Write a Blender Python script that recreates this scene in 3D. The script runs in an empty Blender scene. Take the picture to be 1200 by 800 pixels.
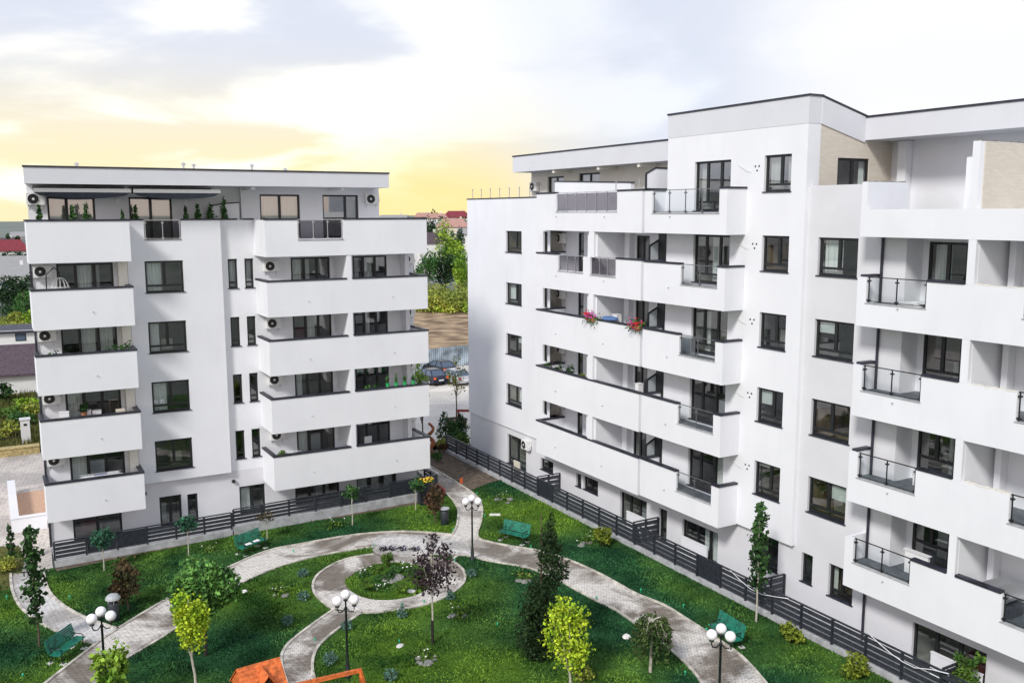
import bpy, bmesh, math, random
import numpy as np
from mathutils import Vector
random.seed(7); rng = np.random.default_rng(11)
R = math.radians
sc = bpy.context.scene
COL = sc.collection

# ------------------------------------------------------------------ survey of the site
# X runs along the left block's facade, Y along the right block's facade, metres, z = 0 on the lawn
FOC, PIT, ROL, YAW, CAMH = 1084.35, R(7.92785), R(.13655), R(60.44717), 16.5
cp, sp = math.cos(PIT), math.sin(PIT)
_r = np.array([1, 0, 0.]); _d = np.array([0, -sp, -cp]); _f = np.array([0, cp, -sp])
c_, s_ = math.cos(ROL), math.sin(ROL)
_M = np.stack([c_*_r+s_*_d, -s_*_r+c_*_d, _f])
_W = np.stack([[math.sin(YAW), math.cos(YAW), 0], [-math.cos(YAW), math.sin(YAW), 0], [0, 0, 1.]])
AX = _M @ _W.T                      # camera right, down, forward in site axes
CAM = np.array([0, 0, CAMH])
def ray(x, y): return (x-600)/FOC*AX[0]+(y-400)/FOC*AX[1]+AX[2]
def G(x, y, z=0.):                  # survey point on the level z
    q = ray(x, y); p = CAM+q*((z-CAMH)/q[2]); return (float(p[0]), float(p[1]), z)
def dist_px(p): return FOC/float((np.array(p)-CAM) @ AX[2])     # pixels per metre there

# ------------------------------------------------------------------ materials
MATS = {}
def mat(name, col, rough=.7, noise=0., nscale=3., bump=0., bscale=40., metal=0., spec=.5, col2=None, detail=4., n2=0, island=0.):
    m = bpy.data.materials.new(name); m.use_nodes = True; nt = m.node_tree; N = nt.nodes; L = nt.links
    b = N['Principled BSDF']; b.inputs['Roughness'].default_value = rough; b.inputs['Metallic'].default_value = metal
    b.inputs['Specular IOR Level'].default_value = spec
    b.inputs['Base Color'].default_value = (*col, 1)
    tc = N.new('ShaderNodeTexCoord'); out = None
    if noise > 0 or col2:
        nz = N.new('ShaderNodeTexNoise'); nz.inputs['Scale'].default_value = nscale; nz.inputs['Detail'].default_value = detail
        L.new(tc.outputs['Object'], nz.inputs['Vector'])
        rp = N.new('ShaderNodeValToRGB'); e = rp.color_ramp.elements
        e[0].position = .35; e[1].position = .65
        a = col2 if col2 else tuple(c*(1-noise) for c in col)
        bb = col if col2 else tuple(min(1, c*(1+noise)) for c in col)
        e[0].color = (*a, 1); e[1].color = (*bb, 1)
        L.new(nz.outputs['Fac'], rp.inputs['Fac']); out = rp.outputs['Color']
    if island > 0:
        gi = N.new('ShaderNodeNewGeometry'); hs = N.new('ShaderNodeHueSaturation')
        mr = N.new('ShaderNodeMapRange'); mr.inputs['To Min'].default_value = 1-island; mr.inputs['To Max'].default_value = 1+island
        L.new(gi.outputs['Random Per Island'], mr.inputs['Value']); L.new(mr.outputs['Result'], hs.inputs['Value'])
        if out: L.new(out, hs.inputs['Color'])
        else: hs.inputs['Color'].default_value = (*col, 1)
        out = hs.outputs['Color']
    if out: L.new(out, b.inputs['Base Color'])
    if bump > 0:
        nb = N.new('ShaderNodeTexNoise'); nb.inputs['Scale'].default_value = bscale; nb.inputs['Detail'].default_value = 3
        L.new(tc.outputs['Object'], nb.inputs['Vector'])
        bp = N.new('ShaderNodeBump'); bp.inputs['Strength'].default_value = bump; bp.inputs['Distance'].default_value = .02
        L.new(nb.outputs['Fac'], bp.inputs['Height']); L.new(bp.outputs['Normal'], b.inputs['Normal'])
    MATS[name] = m; return m
def nodes(m): return m.node_tree.nodes, m.node_tree.links, m.node_tree.nodes['Principled BSDF']

mat('render_white', (.79, .80, .83), .85, noise=.022, nscale=.45, bump=.15, bscale=30)
# weathering of the render: faint vertical streaks, a surface stain with a shape of its own
N, L, b = nodes(MATS['render_white'])
tc = N.new('ShaderNodeTexCoord'); mp = N.new('ShaderNodeMapping'); mp.inputs['Scale'].default_value = (.55, .55, .16)
nz = N.new('ShaderNodeTexNoise'); nz.inputs['Scale'].default_value = 2.2; nz.inputs['Detail'].default_value = 5
rp = N.new('ShaderNodeValToRGB'); rp.color_ramp.elements[0].position = .28; rp.color_ramp.elements[1].position = .5
rp.color_ramp.elements[0].color = (.87, .87, .88, 1); rp.color_ramp.elements[1].color = (1, 1, 1, 1)
mx = N.new('ShaderNodeMixRGB'); mx.blend_type = 'MULTIPLY'; mx.inputs[0].default_value = .24
old = b.inputs['Base Color'].links[0].from_socket
L.new(tc.outputs['Object'], mp.inputs[0]); L.new(mp.outputs[0], nz.inputs[0]); L.new(nz.outputs[0], rp.inputs[0])
L.new(old, mx.inputs[1]); L.new(rp.outputs[0], mx.inputs[2]); L.new(mx.outputs[0], b.inputs['Base Color'])
mat('render_grey', (.68, .68, .705), .88, noise=.025, nscale=.8, bump=.15)
mat('render_cream', (.80, .77, .70), .88, noise=.03, nscale=1., bump=.1)
mat('fascia_grey', (.655, .665, .70), .8, noise=.02, nscale=.8, bump=.05)
mat('soffit', (.6, .6, .6), .9)
mat('cap_dark', (.024, .026, .040), .45, noise=.45, nscale=2.5)
mat('frame_dark', (.014, .016, .017), .4)
mat('fence_dark', (.022, .026, .036), .5, noise=.3, nscale=6)
mat('fence_slat', (.034, .038, .048), .5, noise=.25, nscale=6)
mat('fence_light', (.055, .062, .075), .5, noise=.25, nscale=6)
mat('concrete', (.40, .41, .42), .9, noise=.18, nscale=3, bump=.3)
mat('floor_tile', (.10, .115, .13), .55, noise=.25, nscale=5)
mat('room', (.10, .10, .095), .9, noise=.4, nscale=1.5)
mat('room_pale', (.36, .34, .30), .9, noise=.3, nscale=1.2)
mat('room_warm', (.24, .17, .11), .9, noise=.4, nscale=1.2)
mat('blind', (.74, .74, .72), .8)
mat('curtain', (.86, .84, .82), .9)
mat('ac_white', (.78, .78, .77), .5)
mat('black', (.012, .012, .013), .5)
mat('steel_dark', (.2, .21, .22), .35, metal=.5)
mat('steel', (.6, .61, .63), .3, metal=.8)
mat('brick_beige', (.50, .45, .36), .9, bump=.2)
N, L, b = nodes(MATS['brick_beige'])
tc = N.new('ShaderNodeTexCoord'); sx = N.new('ShaderNodeSeparateXYZ'); cm = N.new('ShaderNodeCombineXYZ'); bk = N.new('ShaderNodeTexBrick')
bk.inputs['Color1'].default_value = (.66, .61, .53, 1); bk.inputs['Color2'].default_value = (.60, .55, .46, 1); bk.inputs['Mortar'].default_value = (.56, .51, .43, 1)
bk.inputs['Scale'].default_value = 1; bk.inputs['Brick Width'].default_value = .32; bk.inputs['Row Height'].default_value = .075; bk.inputs['Mortar Size'].default_value = .008
L.new(tc.outputs['Object'], sx.inputs[0]); L.new(sx.outputs[0], cm.inputs[0]); L.new(sx.outputs[2], cm.inputs[1]); L.new(cm.outputs[0], bk.inputs['Vector']); L.new(bk.outputs['Color'], b.inputs['Base Color'])

def glass(name, tint, ior=1.75, rough=.02, base=None):
    m = bpy.data.materials.new(name); m.use_nodes = True; nt = m.node_tree; N = nt.nodes; L = nt.links
    N.remove(N['Principled BSDF']); o = N['Material Output']
    ge = N.new('ShaderNodeNewGeometry'); dt = N.new('ShaderNodeVectorMath'); dt.operation = 'DOT_PRODUCT'; L.new(ge.outputs['Normal'], dt.inputs[0]); L.new(ge.outputs['Incoming'], dt.inputs[1])
    def mm(op, a, b):
        n = N.new('ShaderNodeMath'); n.operation = op
        for i, v in enumerate((a, b)):
            if v is None: continue
            if isinstance(v, float): n.inputs[i].default_value = v
            else: L.new(v, n.inputs[i])
        return n.outputs[0]
    f0 = ((ior-1)/(ior+1))**2       # Schlick reflectance, the same from both sides of the sheet
    frs = mm('ADD', mm('MULTIPLY', mm('POWER', mm('SUBTRACT', 1., mm('ABSOLUTE', dt.outputs['Value'], None)), 5.), 1-f0), f0)
    t = N.new('ShaderNodeBsdfTransparent'); t.inputs[0].default_value = (*tint, 1)
    g = N.new('ShaderNodeBsdfGlossy'); g.inputs['Roughness'].default_value = rough
    mxs = N.new('ShaderNodeMixShader'); L.new(frs, mxs.inputs[0]); L.new(t.outputs[0], mxs.inputs[1]); L.new(g.outputs[0], mxs.inputs[2])
    last = mxs.outputs[0]
    if base:
        d = N.new('ShaderNodeBsdfDiffuse'); d.inputs[0].default_value = (*base, 1)
        m2 = N.new('ShaderNodeMixShader'); m2.inputs[0].default_value = .55
        L.new(last, m2.inputs[1]); L.new(d.outputs[0], m2.inputs[2]); last = m2.outputs[0]
    L.new(last, o.inputs['Surface']); MATS[name] = m; return m
glass('pane_glass', (.80, .87, .86), 2.7)
glass('pane_mirror', (.7, .74, .72), 4.2)
glass('rail_glass', (.92, .95, .96), 1.4)
glass('rail_smoked', (.32, .30, .32), 1.5)
glass('frosted', (.75, .78, .8), 1.45, .3, base=(.6, .64, .66))

# lawn
mat('lawn', (.045, .12, .032), .9, col2=(.010, .042, .015), nscale=.5, bump=1.0, bscale=26, spec=.1)
mat('grass_blade', (.078, .19, .055), .85, col2=(.009, .040, .016), nscale=.38, spec=.1, island=.4, detail=9)
mat('grass_dry', (.16, .15, .05), .9, col2=(.06, .09, .025), nscale=.8, bump=.8, spec=.1)
mat('soil', (.16, .12, .085), .95, col2=(.06, .045, .033), nscale=3, bump=.8, bscale=15)
mat('ground_far', (.19, .21, .19), .95, col2=(.12, .145, .12), nscale=.03, bump=.3, bscale=1)  # haze over the distant hills is put into this greyed colour
mat('kerb', (.50, .47, .41), .9, noise=.35, nscale=2.5, bump=.2)
def paving(name, c1, c2, mortar, stain, scale=1., rot=.6, stain_amt=1.):
    m = mat(name, c1, .85, bump=.0); N, L, b = nodes(m)
    tc = N.new('ShaderNodeTexCoord'); mp = N.new('ShaderNodeMapping'); mp.inputs['Rotation'].default_value = (0, 0, rot)
    bk = N.new('ShaderNodeTexBrick'); bk.inputs['Color1'].default_value = (*c1, 1); bk.inputs['Color2'].default_value = (*c2, 1); bk.inputs['Mortar'].default_value = (*mortar, 1)
    bk.inputs['Scale'].default_value = scale; bk.inputs['Brick Width'].default_value = .24; bk.inputs['Row Height'].default_value = .12; bk.inputs['Mortar Size'].default_value = .010
    L.new(tc.outputs['Object'], mp.inputs[0]); L.new(mp.outputs[0], bk.inputs['Vector'])
    nz = N.new('ShaderNodeTexNoise'); nz.inputs['Scale'].default_value = .30; nz.inputs['Detail'].default_value = 11; nz.inputs['Roughness'].default_value = .62; nz.inputs['Distortion'].default_value = .5
    L.new(tc.outputs['Object'], nz.inputs[0])
    rp = N.new('ShaderNodeValToRGB'); e = rp.color_ramp.elements; e[0].position = .45; e[1].position = .56
    e[0].color = (0, 0, 0, 1); e[1].color = (1, 1, 1, 1); L.new(nz.outputs[0], rp.inputs[0])
    dk = N.new('ShaderNodeMixRGB'); dk.blend_type = 'MULTIPLY'; dk.inputs[0].default_value = stain_amt; dk.inputs[2].default_value = (*stain, 1)
    L.new(bk.outputs['Color'], dk.inputs[1])
    mx = N.new('ShaderNodeMixRGB'); L.new(rp.outputs[0], mx.inputs[0]); L.new(dk.outputs[0], mx.inputs[1]); L.new(bk.outputs['Color'], mx.inputs[2])
    n3 = N.new('ShaderNodeTexNoise'); n3.inputs['Scale'].default_value = 5; n3.inputs['Detail'].default_value = 4; L.new(tc.outputs['Object'], n3.inputs[0])
    r3 = N.new('ShaderNodeValToRGB'); r3.color_ramp.elements[0].position = .36; r3.color_ramp.elements[0].color = (.6, .6, .6, 1); r3.color_ramp.elements[1].position = .5
    L.new(n3.outputs[0], r3.inputs[0]); m3 = N.new('ShaderNodeMixRGB'); m3.blend_type = 'MULTIPLY'; m3.inputs[0].default_value = .6
    L.new(mx.outputs[0], m3.inputs[1]); L.new(r3.outputs[0], m3.inputs[2]); L.new(m3.outputs[0], b.inputs['Base Color'])
    bp = N.new('ShaderNodeBump'); bp.inputs['Strength'].default_value = .5; bp.inputs['Distance'].default_value = .01
    L.new(bk.outputs['Fac'], bp.inputs['Height']); bp.invert = True; L.new(bp.outputs['Normal'], b.inputs['Normal'])
    rr = N.new('ShaderNodeMapRange'); rr.inputs['To Min'].default_value = .5; rr.inputs['To Max'].default_value = .9
    L.new(rp.outputs[0], rr.inputs['Value']); L.new(rr.outputs[0], b.inputs['Roughness'])
    return m
# wet and dry patches of the garden path are stains of their own
paving('path_paver', (.80, .76, .70), (.67, .635, .59), (.32, .30, .275), (.30, .265, .235))
paving('path_pale', (.74, .72, .70), (.63, .61, .59), (.36, .35, .34), (.62, .60, .58), rot=-.9)
paving('yard_paver', (.66, .60, .54), (.56, .51, .47), (.40, .36, .33), (.72, .72, .72), scale=.5, rot=.15)
paving('parking_paver', (.82, .77, .69), (.78, .73, .65), (.66, .61, .55), (.8, .8, .8), scale=.5, rot=.3)
mat('red_paver', (.50, .32, .22), .9, noise=.15, nscale=8)
mat('field', (.46, .33, .20), .95, col2=(.12, .075, .04), nscale=.35, bump=1, bscale=1.2, detail=12)
mat('stone_kerb', (.42, .33, .15), .9, noise=.3, nscale=6, bump=.5)
mat('trunk_brown', (.10, .075, .05), .9, noise=.3, nscale=12)
mat('trunk_pale', (.46, .43, .36), .9, noise=.2, nscale=12)
mat('trunk_dark', (.02, .018, .015), .9)
mat('lamp_black', (.010, .016, .017), .4)
mat('bench_green', (.010, .175, .115), .55, noise=.4, nscale=5, bump=.2, bscale=30)
mat('concrete_light', (.62, .62, .6), .9, noise=.1, nscale=5)
mat('orange_wood', (.60, .14, .03), .65, noise=.35, nscale=7, bump=.3, bscale=25)
N, L, b = nodes(mat('globe_white', (.92, .89, .92), .25))
mat('stone_white', (.72, .71, .68), .9, noise=.15, nscale=9)
mat('rock', (.22, .22, .205), .9, noise=.35, nscale=7, bump=.6)
mat('bin_dark', (.028, .034, .042), .5)
mat('bin_lid', (.42, .44, .45), .5)
mat('awning_blue', (.075, .085, .12), .8, noise=.1)
mat('awning_white', (.82, .82, .82), .5)
mat('tin_blue', (.30, .36, .41), .45, noise=.5, nscale=.9, metal=.2)
mat('car_blue', (.018, .022, .045), .25, metal=.3)
mat('car_silver', (.5, .5, .53), .3, metal=.2)
mat('car_black', (.014, .015, .018), .25)
mat('car_glass', (.09, .12, .17), .12)
mat('tail_red', (.45, .02, .02), .3)
mat('tail_orange', (.75, .13, .03), .3)
mat('plate_white', (.8, .8, .8), .5)
mat('tyre', (.015, .015, .015), .9)
mat('terracotta', (.40, .16, .08), .85)
mat('green_pot', (.03, .42, .12), .5)
mat('roof_red', (.20, .030, .042), .85, noise=.2, nscale=2)
mat('roof_pink', (.42, .24, .20), .85, noise=.15, nscale=2)
mat('roof_plum', (.085, .06, .075), .8, noise=.25, nscale=4)
mat('roof_grey', (.30, .30, .30), .8, noise=.1)
mat('house_white', (.74, .73, .72), .9, noise=.04)
mat('house_cream', (.66, .60, .50), .9, noise=.05)
mat('cloth_white', (.82, .82, .84), .9)
mat('cloth_blue', (.10, .18, .38), .9)
mat('wood_red', (.30, .05, .05), .7)
mat('rust', (.30, .10, .04), .9)
mat('hose_white', (.72, .73, .76), .5)
mat('sprinkler_green', (.02, .42, .22), .5)
mat('flower_violet', (.30, .29, .42), .7); mat('flower_red', (.55, .02, .03), .7); mat('flower_pink', (.62, .10, .42), .7); mat('flower_white', (.82, .80, .76), .7); mat('flower_yellow', (.75, .48, .03), .7)
mat('ochre', (.55, .33, .10), .8)
def leafm(n, c, c2, isl=.5, sc=.9): mat(n, c, .75, col2=c2, nscale=sc, island=isl, spec=.25)
leafm('leaf_glossy', (.17, .36, .075), (.028, .10, .025), .6, 2.2)
leafm('leaf_dark', (.04, .10, .024), (.018, .05, .015))
leafm('leaf_mid', (.085, .20, .045), (.03, .09, .025))
leafm('leaf_bluegreen', (.055, .19, .10), (.025, .09, .05))
leafm('leaf_lime', (.50, .60, .035), (.20, .36, .02), .5, 2.5)
leafm('leaf_limegreen', (.30, .45, .05), (.12, .25, .025), .4)
leafm('leaf_fresh', (.13, .22, .03), (.04, .10, .015), .45)
leafm('leaf_yellowbush', (.24, .28, .025), (.08, .13, .015), .45)
leafm('leaf_brown', (.12, .065, .03), (.05, .05, .02), .5)
leafm('leaf_purple', (.055, .035, .045), (.02, .014, .018), .6)
leafm('leaf_red', (.14, .04, .03), (.06, .05, .02), .5)
leafm('leaf_conifer', (.025, .055, .014), (.010, .025, .008), .55)
leafm('leaf_bluespruce', (.15, .27, .22), (.05, .12, .09), .5)
leafm('leaf_willow', (.08, .12, .03), (.03, .06, .015), .5)
leafm('leaf_scrub', (.42, .42, .07), (.13, .20, .035), .5, .2)
leafm('leaf_farlime', (.36, .50, .045), (.11, .23, .02), .5, .2)
leafm('leaf_fardark', (.035, .085, .028), (.015, .04, .016), .5, .12)

# ------------------------------------------------------------------ mesh builder
class MB:
    def __init__(s): s.v = []; s.f = []
    def add(s, V, F_):
        o = len(s.v); s.v += [tuple(map(float, p)) for p in V]; s.f += [tuple(i+o for i in f) for f in F_]; return s
    def box(s, a, b):
        x0, x1 = sorted((a[0], b[0])); y0, y1 = sorted((a[1], b[1])); z0, z1 = sorted((a[2], b[2]))
        return s.add([(x0, y0, z0), (x1, y0, z0), (x1, y1, z0), (x0, y1, z0), (x0, y0, z1), (x1, y0, z1), (x1, y1, z1), (x0, y1, z1)],
                     [(0, 3, 2, 1), (4, 5, 6, 7), (0, 1, 5, 4), (1, 2, 6, 5), (2, 3, 7, 6), (3, 0, 4, 7)])
    def quad(s, *p): return s.add(p, [tuple(range(len(p)))])
    def prism(s, poly, ext):                       # poly: list of 3D points, ext: extrusion vector
        n = len(poly); e = np.array(ext); P = [np.array(p) for p in poly]
        return s.add(P+[p+e for p in P], [tuple(range(n))[::-1], tuple(range(n, 2*n))]+[(i, (i+1) % n, n+(i+1) % n, n+i) for i in range(n)])
    def bar(s, a, b, w, h=None):                   # rectangular bar from a to b
        a, b = Vector(a), Vector(b); d = (b-a).normalized(); h = h or w
        up = Vector((0, 0, 1)) if abs(d.z) < .95 else Vector((1, 0, 0))
        x = d.cross(up).normalized()*w/2; y = x.cross(d).normalized()*h/2
        P = [a-x-y, a+x-y, a+x+y, a-x+y, b-x-y, b+x-y, b+x+y, b-x+y]
        return s.add(P, [(0, 3, 2, 1), (4, 5, 6, 7), (0, 1, 5, 4), (1, 2, 6, 5), (2, 3, 7, 6), (3, 0, 4, 7)])
    def tube(s, pts, r, n=6):
        P = [Vector(p) for p in pts]; rr = r if isinstance(r, (list, tuple)) else [r]*len(P); V = []; F_ = []
        for i, p in enumerate(P):
            d = (P[min(i+1, len(P)-1)]-P[max(i-1, 0)]).normalized()
            up = Vector((0, 0, 1)) if abs(d.z) < .9 else Vector((1, 0, 0))
            x = d.cross(up).normalized(); y = d.cross(x)
            V += [p+(x*math.cos(2*math.pi*k/n)+y*math.sin(2*math.pi*k/n))*rr[i] for k in range(n)]
        for i in range(len(P)-1):
            F_ += [(i*n+k, i*n+(k+1) % n, (i+1)*n+(k+1) % n, (i+1)*n+k) for k in range(n)]
        F_ += [tuple(range(n))[::-1], tuple((len(P)-1)*n+k for k in range(n))]
        return s.add(V, F_)
    def lathe(s, c, prof, n=12):                   # prof: (radius, z)
        V = []; F_ = []
        for r, z in prof: V += [(c[0]+r*math.cos(2*math.pi*k/n), c[1]+r*math.sin(2*math.pi*k/n), c[2]+z) for k in range(n)]
        for i in range(len(prof)-1): F_ += [(i*n+k, i*n+(k+1) % n, (i+1)*n+(k+1) % n, (i+1)*n+k) for k in range(n)]
        F_ += [tuple(range(n))[::-1], tuple((len(prof)-1)*n+k for k in range(n))]
        return s.add(V, F_)
    def ball(s, c, r, sq=(1, 1, 1), n=12, m=8, jit=0):
        V = []; F_ = []
        for i in range(m+1):
            t = math.pi*i/m
            for k in range(n):
                q = r*(1+(random.uniform(-jit, jit) if jit else 0)); a = 2*math.pi*k/n
                V.append((c[0]+q*sq[0]*math.sin(t)*math.cos(a), c[1]+q*sq[1]*math.sin(t)*math.sin(a), c[2]+q*sq[2]*math.cos(t)))
        for i in range(m): F_ += [(i*n+k, (i+1)*n+k, (i+1)*n+(k+1) % n, i*n+(k+1) % n) for k in range(n)]
        return s.add(V, F_)
    def build(s, name, m, parent=None, smooth=False):
        o = (0, 0, 0)
        p = parent
        while p is not None: o = tuple(a+b for a, b in zip(o, p.location)); p = p.parent
        me = bpy.data.meshes.new(name); me.from_pydata([(x-o[0], y-o[1], z-o[2]) for x, y, z in s.v], [], s.f)
        me.materials.append(MATS[m] if isinstance(m, str) else m)
        if smooth: me.polygons.foreach_set('use_smooth', [True]*len(me.polygons))
        me.update(); ob = bpy.data.objects.new(name, me); COL.objects.link(ob); ob.parent = parent; return ob

def parts(mb, name, m, parent=None, smooth=False):
    """link every separate piece of the builder as an object of its own"""
    n = len(mb.v); par = list(range(n))
    def fd(i):
        while par[i] != i: par[i] = par[par[i]]; i = par[i]
        return i
    for f in mb.f:
        for i in f[1:]: par[fd(i)] = fd(f[0])
    def boxes():
        c = {}
        for i in range(n): c.setdefault(fd(i), []).append(i)
        return [(k, np.min([mb.v[i] for i in v], 0)-.012, np.max([mb.v[i] for i in v], 0)+.012) for k, v in c.items()]
    B_ = boxes()
    for i in range(len(B_)):
        for j in range(i):
            if np.all(B_[i][1] <= B_[j][2]) and np.all(B_[j][1] <= B_[i][2]): par[fd(B_[i][0])] = fd(B_[j][0])
    out = []
    for k in dict.fromkeys(fd(i) for i in range(n)):
        idx = [i for i in range(n) if fd(i) == k]; mp_ = {i: j for j, i in enumerate(idx)}
        q = MB(); q.v = [mb.v[i] for i in idx]; q.f = [tuple(mp_[i] for i in f) for f in mb.f if f[0] in mp_]; out.append(q.build(name, m, parent, smooth))
    return out
def raw(name, V, F4, m, parent=None):               # numpy quads, already relative to the parent
    me = bpy.data.meshes.new(name); n = len(V); k = len(F4)
    me.vertices.add(n); me.vertices.foreach_set('co', np.asarray(V, np.float32).ravel())
    me.loops.add(k*4); me.loops.foreach_set('vertex_index', np.asarray(F4, np.int32).ravel())
    me.polygons.add(k); me.polygons.foreach_set('loop_start', np.arange(0, k*4, 4, dtype=np.int32))
    me.materials.append(MATS[m]); me.update(calc_edges=True)
    ob = bpy.data.objects.new(name, me); COL.objects.link(ob); ob.parent = parent; return ob

def tag(o, label, cat, group=None):
    o['label'] = label; o['category'] = cat
    if group: o['group'] = group
    return o
def thing(name, label, cat, loc, group=None, rz=0):
    o = bpy.data.objects.new(name, None); COL.objects.link(o); o.location = loc; o.rotation_euler = (0, 0, rz); o.empty_display_size = .2
    return tag(o, label, cat, group)
def setting(o, kind='structure'): o['kind'] = kind; return o
def dup(o, loc, rz, label, group=None):
    def cp_(a, par):
        c = a.copy(); COL.objects.link(c); c.parent = par
        for ch in [x for x in KIDS.get(a.name, [])]: cp_(ch, c)
        return c
    KIDS = {}
    def walk(a):
        KIDS[a.name] = list(a.children)
        for ch in a.children: walk(ch)
    walk(o); r = cp_(o, None); r.location = loc; r.rotation_euler = (0, 0, rz); r['label'] = label
    if group: r['group'] = group
    return r

# ------------------------------------------------------------------ facade helpers: s along the wall, d depth (grows into the building), z up
def TL(s, d, z): return (s, d, z)
def TR(s, d, z): return (d, s, z)
def fbox(mb, T, s0, s1, d0, d1, z0, z1): return mb.box(T(s0, d0, z0), T(s1, d1, z1))
def wall_holes(mb, T, s0, s1, z0, z1, d, holes, rev=.2):
    S = sorted({s0, s1, *[h[0] for h in holes], *[h[1] for h in holes]}); Z = sorted({z0, z1, *[h[2] for h in holes], *[h[3] for h in holes]})
    S = [x for x in S if s0 <= x <= s1]; Z = [x for x in Z if z0 <= x <= z1]
    for a, b in zip(S, S[1:]):
        for e, f in zip(Z, Z[1:]):
            m, n = (a+b)/2, (e+f)/2
            if any(h[0] < m < h[1] and h[2] < n < h[3] for h in holes): continue
            mb.quad(T(a, d, e), T(b, d, e), T(b, d, f), T(a, d, f))
    for a, b, e, f in [h[:4] for h in holes]:
        mb.quad(T(a, d, e), T(a, d+rev, e), T(a, d+rev, f), T(a, d, f)); mb.quad(T(b, d, e), T(b, d+rev, e), T(b, d+rev, f), T(b, d, f))
        mb.quad(T(a, d, f), T(b, d, f), T(b, d+rev, f), T(a, d+rev, f)); mb.quad(T(a, d, e), T(b, d, e), T(b, d+rev, e), T(a, d+rev, e))
wrng = random.Random(5)
def window(par, T, d, h, cols=(.5,), transom=.22, rev=.2, sill=True, curtain=None, name='window', panemat='pane_glass', frame='frame_dark', w=.095):
    s0, s1, z0, z1 = h[:4]; D0, D1 = d+rev-.08, d+rev-.005
    mb = MB()
    fbox(mb, T, s0, s1, D0, D1, z0, z0+w); fbox(mb, T, s0, s1, D0, D1, z1-w, z1)
    fbox(mb, T, s0, s0+w, D0, D1, z0+w, z1-w); fbox(mb, T, s1-w, s1, D0, D1, z0+w, z1-w)
    zt = z0+w
    if transom:
        zt = z0+(z1-z0)*transom; fbox(mb, T, s0+w, s1-w, D0, D1, zt-w/2, zt+w/2)
    for c in cols:
        m = s0+(s1-s0)*c; fbox(mb, T, m-w*.75, m+w*.75, D0, D1, (zt+w/2 if transom else zt), z1-w)
    fr = mb.build(name, frame, par)
    e = d+rev-.04
    MB().quad(T(s0+.01, e, z0+.01), T(s1-.01, e, z0+.01), T(s1-.01, e, z1-.01), T(s0+.01, e, z1-.01)).build('pane', panemat, fr)
    r0, r1 = d+rev+.004, d+rev+1.8
    MB().add([T(s0, r0, z0), T(s1, r0, z0), T(s1, r0, z1), T(s0, r0, z1), T(s0, r1, z0), T(s1, r1, z0), T(s1, r1, z1), T(s0, r1, z1)],
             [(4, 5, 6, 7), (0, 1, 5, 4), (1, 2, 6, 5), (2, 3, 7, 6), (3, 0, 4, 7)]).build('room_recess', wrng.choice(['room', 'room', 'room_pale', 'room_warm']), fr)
    if curtain is None and s1-s0 > .9 and wrng.random() < .55:
        q = wrng.random()
        if q < .45: curtain = [(.0, wrng.uniform(.15, .35))]
        elif q < .7: curtain = [(.0, .16), (.84, 1.)]
        else:
            a_ = wrng.choice([0, .5]); zz = z1-(z1-z0)*wrng.uniform(.15, .5); mb = MB(); fbox(mb, T, s0+.08+(s1-s0)*a_, s0-.08+(s1-s0)*(a_+.5), d+rev+.03, d+rev+.05, zz, z1-.08); mb.build('blind', 'blind', fr)
    if wrng.random() < .5 and s1-s0 > .9:
        mb = MB(); a_ = wrng.uniform(.1, .6); fbox(mb, T, s0+(s1-s0)*a_, s0+(s1-s0)*(a_+.3), d+rev+.9, d+rev+1.4, z0+.02, z0+.02+(z1-z0)*wrng.uniform(.3, .6)); mb.build('furniture', wrng.choice(['house_cream', 'wood_red', 'cloth_white', 'ac_white']), fr)
    if sill:
        mb = MB(); fbox(mb, T, s0-.05, s1+.05, d-.05, d+rev-.08, z0-.028, z0+.012); mb.build('sill', 'cap_dark', fr)
    if curtain:
        for a, b_ in curtain:
            n = 16; V = []; F_ = []
            for i in range(n+1):
                t = s0+.03+(s1-s0-.06)*(a+(b_-a)*i/n); dd = d+rev+.14+.035*math.sin(i*2.4)
                V += [T(t, dd, z0+.04), T(t, dd, z1-.03)]
            MB().add(V, [(2*i, 2*i+2, 2*i+3, 2*i+1) for i in range(n)]).build('curtain', 'curtain', fr)
    return fr

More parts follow.
